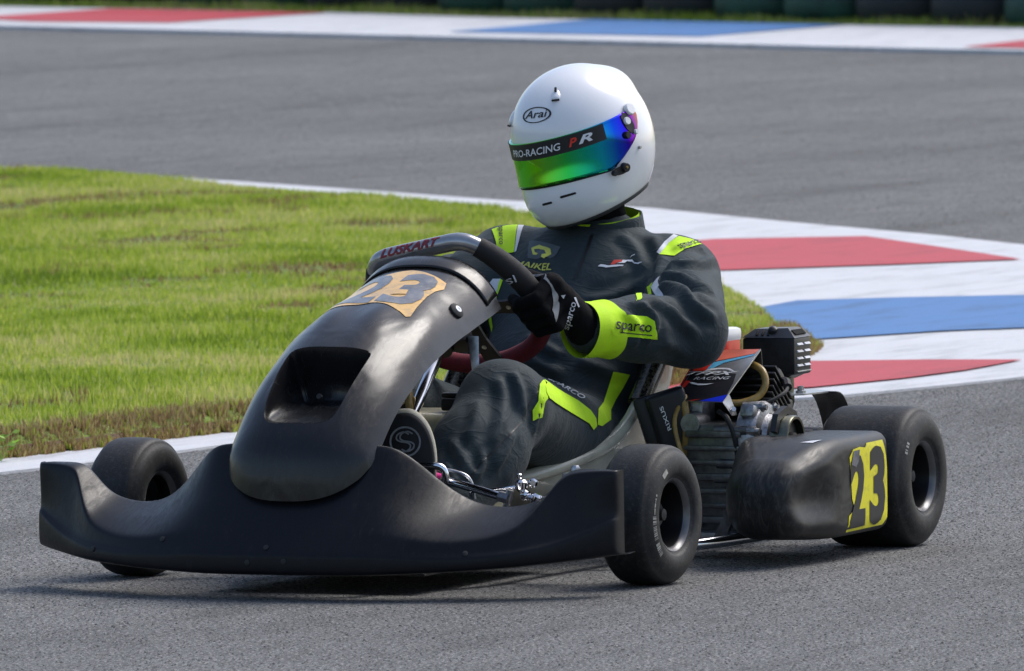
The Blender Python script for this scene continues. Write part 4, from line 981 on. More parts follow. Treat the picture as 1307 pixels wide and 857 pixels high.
P2, F2, N2 = surfnet(lambda X, Y, Z: smin(S_cone(X, Y, Z, (-.483, 0, .63), (-.46, -.005, .73), .066, .072), S_ell(X, Y, Z, (-.43, -.004, .74), (.088, .082, .09)), .03), (-.58, -.12, .54), (-.30, .12, .86), .008)
P2 = P2 + N2*np.array([.004*ridge(math.sin(p[2]*120+4*rn(p*9)), 1.2) for p in P2])[:, None]
obj('balaclava', P2, F2, 'balaclava', MAN)
# ---- helmet, built in its own frame: +X face, +Y its left, +Z crown
HC = Vector((-.428, -.002, .797)); HM = Matrix.Translation(HC) @ (Matrix.Rotation(rad(-15), 4, 'Z') @ Matrix.Rotation(rad(11), 4, 'Y') @ Matrix.Rotation(rad(8), 4, 'X'))
def helm(X, Y, Z):
    d = S_ell(X, Y, Z, (-.006, 0, .030), (.150, .1245, .128))
    d = smin(d, S_ell(X, Y, Z, (-.022, 0, -.030), (.130, .122, .128)), .05)
    d = smin(d, S_ell(X, Y, Z, (.050, 0, -.080), (.106, .098, .085)), .045)
    d = smin(d, S_ell(X, Y, Z, (-.10, 0, .075), (.070, .058, .055)), .03)      # rear vent hump
    return d
def helm_base(x): return -.1475+(.15-x)*.155
def helm_shell(X, Y, Z):
    d = helm(X, Y, Z); d = smax(d, helm_base(X)-Z, .008); return np.maximum(d, -(helm(X, Y, Z)+.016))
P2, F2, N2 = surfnet(helm_shell, (-.20, -.15, -.18), (.20, .15, .19), .0042)
HEL = obj('helmet', P2, F2, 'helmet', MAN); HEL.matrix_basis = HM
def solve_r(ph, z, off=0., x0=-.01):
    lo = np.full(np.shape(ph), .01); hi = np.full(np.shape(ph), .26); c, s = np.cos(ph), np.sin(ph)
    for _ in range(34):
        m = (lo+hi)/2; o = helm(x0+m*c, m*s, z) > off; hi = np.where(o, m, hi); lo = np.where(o, lo, m)
    r = (lo+hi)/2; return np.stack([x0+r*c, r*s, z+0*r], -1)
V_HI = lambda p: .036+.016*(p/1.66)**2
V_LO = lambda p: -.053+.066*np.clip((abs(p)-1.0)/.70, 0, 1)**1.35
phs = np.linspace(-1.72, 1.72, 97); rows = []
def vis_row(k, off):
    ph = phs; hi, lo = V_HI(ph), V_LO(ph); e = np.clip((abs(ph)-1.50)/.22, 0, 1); mid = (hi+lo)/2+.006; q = np.sqrt(1-e**2*.98)
    hi = mid+(hi-mid)*q; lo = mid+(lo-mid)*q; return solve_r(ph, lo+(hi-lo)*k, off)
ks = np.linspace(0, 1, 15); G_ = np.array([vis_row(k, .0045) for k in ks]); edge0 = [np.array([vis_row(0, .0005)]), np.array([vis_row(1, .0005)])]
G_ = np.concatenate([edge0[0], G_, edge0[1]]); v, f = loft([list(map(tuple, r)) for r in G_])
VIS = obj('visor', v, f, 'visor', HEL); at = VIS.data.attributes.new('vis', 'FLOAT', 'POINT')
at.data.foreach_set('value', np.tile((phs+1.72)/3.44, len(G_)).astype(np.float32))
def on_helm(name, v2, f, p0, p1, z0, h, mat, parent=HEL, off=.001, step=.08, slope=0., zf=None):
    """2D mesh wrapped round the shell: x spans angles p0..p1, y spans heights z0..z0+h"""
    bm = bmesh.new(); vs = [bm.verts.new((a, b, 0)) for a, b in v2]
    for q in f:
        try: bm.faces.new([vs[i] for i in q])
        except ValueError: pass
    xs = [a for a, b in v2]; n = int((max(xs)-min(xs))*abs(p1-p0)/step)+1
    for i in range(1, n): bmesh.ops.bisect_plane(bm, geom=bm.verts[:]+bm.edges[:]+bm.faces[:], plane_co=(min(xs)+(max(xs)-min(xs))*i/n, 0, 0), plane_no=(1, 0, 0))
    A = np.array([(x.co.x, x.co.y) for x in bm.verts]); ph = p0+(p1-p0)*A[:, 0]; z = (zf(ph) if zf else z0+slope*A[:, 0])+h*A[:, 1]
    R = solve_r(ph, z, off)
    for x, r in zip(bm.verts, R): x.co = r
    bm.normal_update(); return bm_obj(name, bm, mat, parent, True)
def sq(n=1): return [(0, 0), (1, 0), (1, 1), (0, 1)], [(0, 1, 2, 3)]
strip = lambda ph: V_HI(ph)-.0335
on_helm('sun_strip', *sq(), -1.45, 1.03, 0, .0325, 'blackprint', VIS, .0060, .05, zf=strip)
t2 = text2d('PRO-RACING', .25, .012); on_helm('strip_lettering', *t2, -.42, .40, 0, .0145, 'white', VIS, .0075, zf=lambda p: strip(p)+.0085)
t2 = text2d('P', .35, .03); on_helm('strip_logo', *t2, .50, .62, 0, .016, 'red', VIS, .0075, zf=lambda p: strip(p)+.009)
t2 = text2d('R', .35, .03); on_helm('strip_logo', *t2, .63, .84, 0, .016, 'white', VIS, .0075, zf=lambda p: strip(p)+.009)
def helm_disc(name, ph, z, r, mat, h=.004, parent=HEL, off=.003, sx=1., seg=24):
    p = solve_r(np.array([ph]), np.array([z]), off)[0]; q = solve_r(np.array([ph]), np.array([z]), off+.01)[0]
    a = solve_r(np.array([ph+.05]), np.array([z]), off)[0]; b = solve_r(np.array([ph]), np.array([z+.008]), off)[0]; n = Vector(a-p).cross(Vector(b-p)).normalized()
    mb = MB().add(*lathe([(r, -.002), (r, h*.7), (r*.86, h), (0, h)], p, n, seg)); return mb.build(name, mat, parent), Vector(p), n
helm_disc('visor_pivot', 1.60, .050, .0125, 'white', .006, HEL, .004)
helm_disc('visor_screw', 1.44, .030, .0080, 'white', .007, HEL, .004); helm_disc('pivot_screw', 1.555, .0045, .0050, 'white', .007, HEL, .004)
helm_disc('visor_tab', 1.37, .004, .0075, 'blackprint', .008, HEL, .004)
o = [(.5+.5*math.cos(a), .5+.5*math.sin(a)) for a in [2*math.pi*i/24 for i in range(24)]]
on_helm('pivot_plate', [(x*.7+y*.35, y) for x, y in o], [tuple(range(24))], 1.60, 1.34, .004, .045, 'blackprint', VIS, .0062, slope=.0)
# visor latch
LT = on_helm('visor_latch', [(x, y) for x, y in o], [tuple(range(24))], .98, 1.30, -.068, .017, 'blackprint', HEL, .009)
helm_disc('latch_knob', 1.22, -.056, .0095, 'blackprint', .009, HEL, .006); helm_disc('latch_pin', 1.22, -.056, .0025, 'hose', .003, HEL, .015)
helm_disc('latch_pin', 1.02, -.061, .0055, 'blackprint', .007, HEL, .007); helm_disc('rivet', 1.62, -.028, .0035, 'steel', .004, HEL, .001)
# chin slots and shell seam
for a, b, z in ((-.02, .13, -.0905), (.24, .45, -.0825)):
    on_helm('chin_slot', [(0, .3), (.06, 0), (.94, .25), (1, .5), (.94, .95), (.06, .75)], [tuple(range(6))], a, b, z, .0065, 'black', HEL, .0007)
on_helm('visor_seal', *sq(), -1.35, 1.12, -.0590, .0040, 'rubberblack', HEL, .0012, .05, zf=lambda p: V_LO(p)-.003)
# brow logo
on_helm('brow_logo_rim', [(.5+.5*math.cos(a)*k, .5+.5*math.sin(a)*k) for k in (1., .88) for a in [2*math.pi*i/40 for i in range(40)]], [(i, (i+1) % 40, 40+(i+1) % 40, 40+i) for i in range(40)], -.16, .34, .0745, .029, 'blackprint', HEL, .0012, slope=-.004)
t2 = text2d('Arai', .25, .01); on_helm('brow_logo', *t2, -.105, .285, .0835, .0145, 'blackprint', HEL, .0014, slope=-.003)
# crown vents
def helm_vent(name, ph, z, L, W, mat, hgt, tw=0.):
    p = Vector(solve_r(np.array([ph]), np.array([z]), 0.)[0]); a = Vector(solve_r(np.array([ph+.03]), np.array([z]))[0]); b = Vector(solve_r(np.array([ph]), np.array([z+.006]))[0])
    n = (a-p).cross(b-p).normalized(); t = (b-p).normalized(); s = n.cross(t); c_, s_ = math.cos(tw), math.sin(tw); t, s = t*c_+s*s_, s*c_-t*s_
    v = [p-t*L-s*W*1.3-n*.004, p-t*L+s*W*1.3-n*.004, p-t*L*.9+s*W+n*hgt, p-t*L*.9-s*W+n*hgt, p+t*L-s*W*.5-n*.006, p+t*L+s*W*.5-n*.006, p+t*L*.6+s*W*.4+n*hgt*.35, p+t*L*.6-s*W*.4+n*hgt*.35]
    o = obj(name, v, [(0, 1, 2, 3), (3, 2, 6, 7), (7, 6, 5, 4), (1, 5, 6, 2), (0, 3, 7, 4)], mat, HEL, sub=2); return o, p, t, s, n
_, p, t, s, n = helm_vent('crown_vent', .42, .118, .020, .012, 'helmet', .006)
MB().add(*rbox(p+n*.0045+t*.006, (.005, .011, .004), .0015, Matrix(((s.x, t.x, n.x, 0), (s.y, t.y, n.y, 0), (s.z, t.z, n.z, 0), (0, 0, 0, 1))))).build('vent_slider', 'blackprint', HEL)
MB().add(*rbox(p+n*.002-t*.0195, (.016, .003, .004), .001, Matrix(((s.x, t.x, n.x, 0), (s.y, t.y, n.y, 0), (s.z, t.z, n.z, 0), (0, 0, 0, 1))))).build('vent_mouth', 'black', HEL)
_, p, t, s, n = helm_vent('crown_vent', -.62, .088, .022, .013, 'helmet', .008)
MB().add(*rbox(p+n*.002-t*.021, (.016, .003, .006), .001, Matrix(((s.x, t.x, n.x, 0), (s.y, t.y, n.y, 0), (s.z, t.z, n.z, 0), (0, 0, 0, 1))))).build('vent_mouth', 'black', HEL)
# base trim
ph = np.linspace(-math.pi, math.pi, 97)[:-1]; R_ = solve_r(ph, np.full(ph.shape, -.12))
for _ in range(12): R_ = solve_r(ph, helm_base(R_[:, 0])+.001, -.004)
MB().add(*tube([tuple(r) for r in R_], .0062, 10, True)).build('base_trim', 'rubberblack', HEL)
# ---- gloves
def glove(side):
    uu = (E1*math.cos(AL)+E2*math.sin(AL))*side; tt = E2*math.cos(AL)-E1*math.sin(AL)
    Q = sw(.163*side, -.040 if side > 0 else -.01); wr = WRL_+Vector((.028, -.006, .004)) if side > 0 else WRR_+Vector((.02, .01, .01)); fa = WRL_.lerp(ELL, .22) if side > 0 else WRR_.lerp(ELR, .22)
    fin = []
    for o, k in ((.040, .95), (.015, 1.04), (-.011, 1.0), (-.036, .88)):
        b = Q+tt*o; fin.append([b+uu*.043-NN*.012, b+uu*(.033)+NN*.036*k, b-uu*.006*k+NN*.0435*k, b-uu*.031*k+NN*.020])
    th = [wr.lerp(Q+uu*.03-NN*.03, .55), Q+uu*.018-NN*.036+tt*.018, Q-uu*.006-NN*.031+tt*.046, Q-uu*.016-NN*.024+tt*.070]
    def f(X, Y, Z):
        c = lambda a, b, r1, r2: S_cone(X, Y, Z, a, b, r1, r2)
        d = None
        for p in fin:
            g = c(p[0], p[1], .0148, .0132); g = smin(g, c(p[1], p[2], .0132, .0122), .004); g = smin(g, c(p[2], p[3], .0122, .0108), .004)
            d = g if d is None else smin(d, g, .0035)
        pal = c(wr, fin[0][0]*.5+fin[1][0]*.5-NN*.006, .030, .021); pal = smin(pal, c(wr, fin[2][0]*.5+fin[3][0]*.5-NN*.006, .031, .021), .02)
        d = smin(d, pal, .009)
        t = c(th[0], th[1], .020, .0155); t = smin(t, c(th[1], th[2], .0150, .0135), .006); t = smin(t, c(th[2], th[3], .0135, .0115), .005); d = smin(d, t, .008)
        g = smin(c(wr, wr.lerp(fa, .4), .033, .037), c(wr.lerp(fa, .4), fa, .038, .046), .012); return smin(d, g, .012)
    A = np.array([list(p) for q in fin for p in q]+[list(wr), list(fa)]+[list(p) for p in th]); P, F, N = surfnet(f, A.min(0)-.06, A.max(0)+.06, .0034)
    P = P + N*np.array([.0010*rn(p*70)+.0012*ridge(math.sin((p[0]*.8-p[1])*160+3*rn(p*30)))*(1 if (Vector(p)-wr).length < .05 else .2) for p in P])[:, None]
    o = obj('glove', P, F, 'glove', MAN); return o, fin, wr, Q, uu, tt
GLV, FIN, GWR, GQ, GU, GT = glove(1)
glove(-1)
# ---- boots
def boot(side, heel, toe):
    heel, toe = Vector(heel), Vector(toe); ax = (toe-heel).normalized(); lat = Vector((-.34*side, .94, 0)); lat = (lat-ax*lat.dot(ax)).normalized(); fr = lat.cross(ax); fr = fr if fr.x > 0 else -fr
    L = (toe-heel).length; at_ = lambda l, w=0., h=0.: heel+ax*l+lat*w+fr*h
    def f(X, Y, Z):
        c = lambda a, b, r1, r2: S_cone(X, Y, Z, a, b, r1, r2)
        d = c(at_(.03, 0, -.035), at_(L*.45, 0, -.034), .040, .040); d = smin(d, c(at_(L*.5, 0, -.030), at_(L-.05, 0, -.026), .044, .038), .03)
        return smin(d, c(at_(.045, 0, -.05), at_(.075, 0, -.13), .040, .046), .03)
    A = np.array([list(at_(a, 0, b)) for a, b in ((0, 0), (L, 0), (.05, -.14), (L*.5, -.05))]); P, F, N = surfnet(f, A.min(0)-.07, A.max(0)+.07, .005)
    o = obj('boot', P, F, 'bootsuede', MAN)
    out = [(0, .034), (.02, .040), (L*.35, .036), (L*.62, .050), (L*.80, .0495), (L*.92, .038), (L*.985, .020), (L, .0)]
    out = [(p.x, p.y) for p in catmull([(a, b, 0) for a, b in out], 5)]; out = out+[(a, -b) for a, b in out[-2::-1]]
    for nm, g, h0, h1, mt in (('sole_welt', 1.03, -.016, .002, 'bootsole'), ('sole', .97, .0, .010, 'bootsuede')):
        bm = bmesh.new(); n = len(out); V = [bm.verts.new(at_(L/2+(a-L/2)*(1+(g-1)*.5), b*g, h0)) for a, b in out]; W = [bm.verts.new(at_(L/2+(a-L/2)*(1+(g-1)*.5), b*g, h1)) for a, b in out]
        X_ = [bm.verts.new(at_(L/2+(a-L/2)*(.955+(g-1)*.5), b*g*.9, h1+.005)) for a, b in out]
        for A_, B_ in ((V, W), (W, X_)):
            for i in range(n): bm.faces.new((A_[i], A_[(i+1) % n], B_[(i+1) % n], B_[i]))
        bm.faces.new(X_); bm.faces.new(V[::-1]); bmesh.ops.recalc_face_normals(bm, faces=bm.faces[:]); bm_obj(nm, bm, mt, o, True)
    return o, at_, L, lat, ax, fr
BTL = boot(1, (.632, .118, .072), (.682, .092, .334))
BTR = boot(-1, (.64, -.13, .07), (.70, -.105, .325))
# sole logo: ring and a double bar S
o_, at_, L, lat, ax, fr = BTL
bs = bvh_of([c for c in o_.children if c.name.startswith('sole') and 'welt' not in c.name][0])
ring = [(.030*math.cos(a)*k, .030*math.sin(a)*k) for k in (1., .88) for a in [2*math.pi*i/36 for i in range(36)]]
C_ = at_(L*.79, 0, .02)
lay('sole_logo', ring, [(i, (i+1) % 36, 36+(i+1) % 36, 36+i) for i in range(36)], C_, lat, ax, fr, bs, 'greyedge', o_, .0012, .02)
def sbar(pts, wd_):
    P = [Vector((a, b, 0)) for a, b in pts]; v = []; f = []
    for i, p in enumerate(P):
        d = (P[min(len(P)-1, i+1)]-P[max(0, i-1)]).normalized(); n = Vector((-d.y, d.x, 0))*wd_; v += [(p+n)[:2], (p-n)[:2]]
    for i in range(len(P)-1): f.append((2*i, 2*i+1, 2*i+3, 2*i+2))
    return v, f
SPTS = [(.013, .013), (.004, .019), (-.008, .016), (-.012, .008), (-.006, .002), (.006, -.002), (.012, -.008), (.008, -.016), (-.004, -.019), (-.013, -.013)]
for sx in (-.0035, .0035):
    v2, f2 = sbar([(p.x+sx, p.y*1.0) for p in catmull([(a, b, 0) for a, b in SPTS], 4)], .0015); lay('sole_logo', v2, f2, C_, lat, ax, fr, bs, 'greyedge', o_, .0012, .03)
# ================================================================ print and panels laid on the surfaces
DP = {
    'sh_l': [(-0.366,0.191,0.58),(-0.362,0.225,0.578),(-0.398,0.233,0.591),(-0.478,0.235,0.595),(-0.473,0.217,0.605),(-0.46,0.193,0.612),(-0.425,0.187,0.601)],
    'sh_l_w': [(-0.369,0.19,0.581),(-0.426,0.186,0.601),(-0.463,0.191,0.613),(-0.468,0.179,0.616),(-0.427,0.176,0.603),(-0.39,0.175,0.584)],
    'sh_l_t': [(-0.391,0.225,0.591),(-0.495,0.227,0.598),(-0.427,0.206,0.6)],
    'sh_r': [(-0.437,-0.2,0.624),(-0.468,-0.157,0.632),(-0.381,-0.128,0.581),(-0.381,-0.139,0.58),(-0.382,-0.164,0.586)],
    'sh_r_w': [(-0.468,-0.157,0.632),(-0.481,-0.149,0.631),(-0.383,-0.124,0.585),(-0.381,-0.128,0.581)],
    'sh_r_t': [(-0.45,-0.19,0.629),(-0.392,-0.165,0.596),(-0.448,-0.177,0.629)],
    'cuff': [(-0.278,0.057,0.498),(-0.278,0.082,0.496),(0.06,0.256,0.501),(0.069,0.275,0.479),(0.078,0.274,0.442),(0.089,0.263,0.433),(0.097,0.22,0.421),(0.082,0.194,0.423),(0.106,0.205,0.471),(-0.267,0.046,0.487)],
    'rect': [(0.075,0.265,0.488),(-0.007,0.313,0.479),(-0.009,0.328,0.47),(-0.024,0.327,0.433),(0.078,0.276,0.447)],
    'rect_t': [(0.073,0.279,0.459),(-0.002,0.325,0.448),(0.063,0.277,0.48)],
    'rect_u': [(0.065,0.284,0.453),(-0.001,0.324,0.443),(-0.0,0.324,0.441),(0.064,0.284,0.451)],
    'arm_l': [(0.001,0.297,0.505),(-0.309,0.187,0.519),(-0.286,0.21,0.53),(-0.281,0.207,0.521),(-0.03,0.294,0.511)],
    'arm_w': [(-0.281,0.207,0.521),(-0.287,0.225,0.542),(-0.271,0.227,0.534),(-0.083,0.287,0.518)],
    'shield': [(-0.393,-0.099,0.604),(-0.348,-0.013,0.595),(-0.333,-0.018,0.58),(-0.319,-0.023,0.572),(-0.327,-0.05,0.573),(-0.341,-0.081,0.572)],
    'cap': [(-0.36,-0.081,0.591),(-0.361,-0.07,0.595),(-0.363,-0.065,0.597),(-0.356,-0.055,0.595),(-0.347,-0.035,0.591),(-0.33,-0.026,0.58),(-0.321,-0.029,0.576),(-0.318,-0.035,0.572),(-0.324,-0.044,0.575),(-0.326,-0.044,0.58),(-0.326,-0.035,0.581),(-0.337,-0.043,0.587),(-0.35,-0.06,0.59),(-0.353,-0.072,0.589),(-0.345,-0.067,0.584),(-0.336,-0.056,0.582),(-0.336,-0.059,0.579),(-0.342,-0.07,0.579)],
    'maikel': [(-0.339,-0.108,0.556),(-0.3,-0.013,0.551),(-0.347,-0.106,0.566)],
    'maikel2': [(-0.326,-0.092,0.55),(-0.3,-0.02,0.544),(-0.329,-0.092,0.554)],
    'cl_red': [(-0.338,0.097,0.561),(-0.347,0.101,0.57),(-0.357,0.115,0.57),(-0.353,0.115,0.566),(-0.347,0.108,0.565),(-0.341,0.104,0.561)],
    'cl_w1': [(-0.357,0.115,0.57),(-0.365,0.125,0.57),(-0.367,0.132,0.57),(-0.364,0.138,0.564),(-0.362,0.145,0.564),(-0.364,0.155,0.565),(-0.36,0.148,0.561),(-0.362,0.139,0.562),(-0.364,0.132,0.566),(-0.362,0.123,0.567),(-0.355,0.12,0.564),(-0.344,0.107,0.563),(-0.353,0.115,0.566)],
    'cl_w2': [(-0.326,0.075,0.558),(-0.331,0.079,0.562),(-0.333,0.086,0.561),(-0.335,0.094,0.559),(-0.341,0.104,0.56),(-0.351,0.12,0.56),(-0.348,0.119,0.558),(-0.339,0.107,0.557),(-0.33,0.091,0.556),(-0.329,0.084,0.557)],
    'cl_w3': [(-0.369,0.126,0.573),(-0.373,0.129,0.578),(-0.375,0.135,0.58),(-0.374,0.135,0.578),(-0.372,0.13,0.577)],
    'thigh': [(0.272,0.213,0.371),(0.252,0.212,0.365),(0.212,0.217,0.348),(0.08,0.202,0.318),(0.029,0.205,0.297),(0.003,0.205,0.28),(0.006,0.208,0.265),(0.03,0.211,0.259),(0.055,0.213,0.273),(0.214,0.231,0.311),(0.348,0.256,0.34),(0.362,0.255,0.353)],
    'hip': [(-0.224,0.148,0.357),(-0.272,0.163,0.348),(-0.246,0.159,0.324),(-0.225,0.152,0.302),(-0.166,0.166,0.285),(-0.121,0.185,0.269),(-0.038,0.201,0.262),(-0.003,0.206,0.267),(-0.047,0.19,0.295),(-0.177,0.146,0.299)],
    'thigh_t': [(0.184,0.183,0.366),(0.036,0.194,0.318),(0.172,0.1835,0.373)],
    'rt_w': [(-0.324,-0.165,0.516),(-0.337,-0.156,0.532),(-0.337,-0.138,0.532),(-0.327,-0.136,0.513),(-0.324,-0.157,0.464),(-0.324,-0.161,0.47)],
    'rt_l': [(-0.338,-0.14,0.532),(-0.333,-0.132,0.529),(-0.324,-0.155,0.464),(-0.303,-0.142,0.439),(-0.289,-0.138,0.428),(-0.327,-0.161,0.449)],
    'zip': [(-0.382,0.042,0.618),(-0.349,0.044,0.592),(-0.322,0.042,0.564),(-0.3,0.036,0.534)],
    'g_pipe': [(0.204,0.158,0.57),(0.194,0.169,0.57),(0.224,0.2,0.566),(0.226,0.208,0.557),(0.216,0.213,0.543),(0.209,0.217,0.532),(0.201,0.217,0.515),(0.207,0.218,0.499),(0.213,0.214,0.479),(0.22,0.215,0.488),(0.221,0.212,0.514),(0.218,0.209,0.538),(0.229,0.205,0.557),(0.227,0.196,0.563),(0.197,0.168,0.565)],
    'g_s': [(0.146,0.155,0.491),(0.255,0.147,0.558),(0.254,0.126,0.563)],
    'g_t': [(0.137,0.209,0.46),(0.17,0.239,0.514),(0.195,0.222,0.467)],
    'g_bar': [(0.174,0.236,0.525),(0.169,0.238,0.525),(0.158,0.241,0.506),(0.162,0.24,0.505)],
    'g_tri': [(0.2,0.22,0.53),(0.191,0.226,0.531),(0.194,0.223,0.523)],
    'p_2': [(-0.129,0.682,0.073),(-0.205,0.681,0.073),(-0.143,0.682,0.188)],
    'p_2g': [(-0.139,0.682,0.171),(-0.229,0.681,0.17),(-0.145,0.681,0.219)],
    'p_white': [(-0.034,0.62,0.235),(-0.055,0.641,0.238),(-0.078,0.666,0.235),(-0.033,0.656,0.232)],
    's_salmon': [(-0.306,0.312,0.397),(-0.278,0.438,0.401),(-0.266,0.432,0.393),(-0.263,0.347,0.377),(-0.289,0.311,0.386)],
    's_red': [(-0.287,0.312,0.385),(-0.263,0.347,0.376),(-0.238,0.339,0.359),(-0.243,0.309,0.358)],
    's_cyan': [(-0.26,0.348,0.375),(-0.264,0.433,0.392),(-0.26,0.432,0.389),(-0.253,0.372,0.375),(-0.234,0.342,0.358),(-0.237,0.336,0.358)],
    's_dark': [(-0.168,0.303,0.31),(-0.241,0.309,0.357),(-0.235,0.341,0.358),(-0.224,0.377,0.357),(-0.211,0.415,0.356),(-0.182,0.42,0.339),(-0.153,0.42,0.321),(-0.122,0.424,0.303),(-0.137,0.361,0.302),(-0.149,0.317,0.301)],
    's_stripe': [(-0.176,0.294,0.314),(-0.292,0.298,0.386),(-0.291,0.304,0.386),(-0.17,0.301,0.311)],
    's_navy': [(-0.291,0.304,0.386),(-0.288,0.311,0.386),(-0.243,0.309,0.357),(-0.219,0.305,0.342),(-0.173,0.303,0.313),(-0.171,0.301,0.312)],
    's_wedge': [(-0.169,0.304,0.311),(-0.217,0.305,0.341),(-0.212,0.318,0.34),(-0.175,0.306,0.315)],
    's_blue': [(-0.137,0.363,0.302),(-0.145,0.369,0.308),(-0.149,0.422,0.319),(-0.122,0.425,0.303)],
    's_red2': [(-0.142,0.334,0.299),(-0.151,0.346,0.308),(-0.149,0.367,0.31),(-0.145,0.346,0.304)],
    's_ring1': [(-0.238,0.336,0.359),(-0.241,0.351,0.364),(-0.238,0.371,0.365),(-0.232,0.392,0.365),(-0.221,0.407,0.361),(-0.22,0.404,0.36),(-0.229,0.389,0.363),(-0.235,0.368,0.363),(-0.235,0.349,0.36)],
    's_ring2': [(-0.209,0.316,0.338),(-0.202,0.325,0.335),(-0.194,0.342,0.333),(-0.191,0.36,0.334),(-0.192,0.376,0.338),(-0.195,0.356,0.336),(-0.2,0.338,0.336),(-0.208,0.324,0.338)],
    's_t1': [(-0.233,0.299,0.35),(-0.206,0.419,0.353),(-0.244,0.299,0.356)],
    's_t2': [(-0.214,0.323,0.342),(-0.195,0.41,0.345),(-0.223,0.32,0.347)],
    's_bolt': [(-0.267,0.318,0.374),(-0.265,0.324,0.374),(-0.274,0.315,0.378)],
    'box_t': [(-0.144,0.304,0.251),(-0.137,0.289,0.297),(-0.141,0.298,0.247)],
    'rw_t': [(-0.519,0.258,0.389),(-0.552,0.266,0.387),(-0.519,0.258,0.402)],
    'thigh2': [(0.378,0.249,0.369),(0.276,0.215,0.371),(0.35,0.253,0.355),(0.358,0.257,0.341),(0.373,0.257,0.334),(0.382,0.255,0.306),(0.417,0.251,0.301),(0.412,0.249,0.321),(0.4,0.256,0.338)],
    'seam': [(0.452,0.243,0.301),(0.525,0.232,0.265),(0.572,0.214,0.235),(0.594,0.204,0.214),(0.608,0.192,0.192)],
    'seam2': [(0.38,0.252,0.361),(0.412,0.243,0.335),(0.445,0.243,0.304)],
    'g_s2': [(0.263,0.146,0.572),(0.262,0.149,0.572),(0.255,0.152,0.559),(0.255,0.149,0.558)],
}
CAMD = (.9, .39, .1)
def ptext(name, s, pts, bvh, mat, parent, shear=0., bold=0., off=.0036, step=.005, N=None):
    P0, P1, P3 = (Vector(p) for p in pts); U, V = P1-P0, P3-P0; n = Vector(N) if N else U.cross(V)
    v2, f = text2d(s, shear, bold); return lay(name, v2, f, P0, U, V, n, bvh, mat, parent, off, step, .05)
def pp(k, name, mat, off=.0014, parent=None, bvh=None, N=None, step=.005): return patch(name, DP[k], bvh or BB, mat, parent or MAN, off, N, step)
# suit panels
for k, nm, m, o in (('sh_l', 'shoulder_panel', 'lime', .0022), ('sh_r', 'shoulder_panel', 'lime', .0022), ('sh_l_w', 'shoulder_piping', 'whitefab', .0012), ('sh_r_w', 'shoulder_piping', 'whitefab', .0012),
                    ('rect', 'sleeve_panel', 'lime', .0024), ('arm_l', 'underarm_panel', 'lime', .0016), ('arm_w', 'underarm_piping', 'whitefab', .0014), ('shield', 'chest_badge', 'greyprint', .0014), ('cap', 'chest_emblem', 'yellowprint', .0022),
                    ('cl_red', 'chest_logo', 'redfab', .0016), ('cl_w1', 'chest_logo', 'whitefab', .0016), ('cl_w2', 'chest_logo', 'whitefab', .0016), ('cl_w3', 'chest_logo', 'whitefab', .0016),
                    ('thigh', 'leg_stripe', 'lime', .0034), ('hip', 'hip_stripe', 'lime', .0022), ('thigh2', 'leg_stripe', 'lime', .0026), ('rt_w', 'side_panel', 'whitefab', .0014), ('rt_l', 'side_piping', 'lime', .0018), ('rect_u', 'sleeve_underline', 'blackprint', .0040)):
    pp(k, nm, m, o, N=CAMD if k in ('thigh', 'thigh2', 'hip', 'sh_l', 'sh_l_w', 'rect', 'rt_w', 'rt_l') else None)
# lime cuff: a band round the sleeve end, built from the sleeve's own surface
ax = (WRL_-ELL).normalized(); r1, r2_, _ = frame_of(ax); rows = []; f2_ = []
for k in range(8):
    row = []
    for i in range(48):
        a = 2*math.pi*i/48; d = r1*math.cos(a)+r2_*math.sin(a); h0 = .86+.025*math.cos(a-1.9); h = h0+(1.13-h0)*k/7; c = ELL+(WRL_-ELL)*h; q = BB.ray_cast(c+d*.078, -d, .078) if h < .98 else (None,)
        row.append((q[0] if q[0] else c+d*(.0525+.002*math.sin(3*a)))+d*.0026)
    rows.append(row)
v, f = loft(rows, True); obj('cuff', v, f, 'lime', MAN, sub=1)
ptext('sleeve_lettering', 'sparco', DP['rect_t'], BB, 'blackprint', MAN, 0, .012, .0056, .004, N=CAMD)
ptext('shoulder_lettering', 'sparco', DP['sh_l_t'], BB, 'blackprint', MAN, 0, .012, .0042, N=CAMD)
ptext('shoulder_lettering', 'sparco', DP['sh_r_t'], BB, 'blackprint', MAN, 0, .012, .0042, N=CAMD)
ptext('chest_lettering', 'MAIKEL', DP['maikel'], BB, 'yellowprint', MAN, .1, .022, .0022)
ptext('thigh_lettering', 'SPARCO', DP['thigh_t'], BB, 'whitefab', MAN, .2, .02, .0024, N=CAMD)
Z_ = [Vector(p) for p in DP['zip']]; s_ = Vector((.0, .0028, .0)); patch('zip', [p-s_ for p in Z_]+[p+s_ for p in Z_[::-1]], BB, 'blackprint', MAN, .0016)
def seam(name, pts, wd_=.0013, mat='blackprint'):
    C = catmull(pts, 4); L_, R2_ = [], []
    for i, p in enumerate(C):
        d = (C[min(len(C)-1, i+1)]-C[max(0, i-1)]).normalized(); s = d.cross(BB.find_nearest(p)[1]).normalized()*wd_; L_.append(p+s); R2_.append(p-s)
    patch(name, L_+R2_[::-1], BB, mat, MAN, .0012, CAMD, .006)
seam('leg_seam', DP['seam']); seam('leg_seam', DP['seam2'])
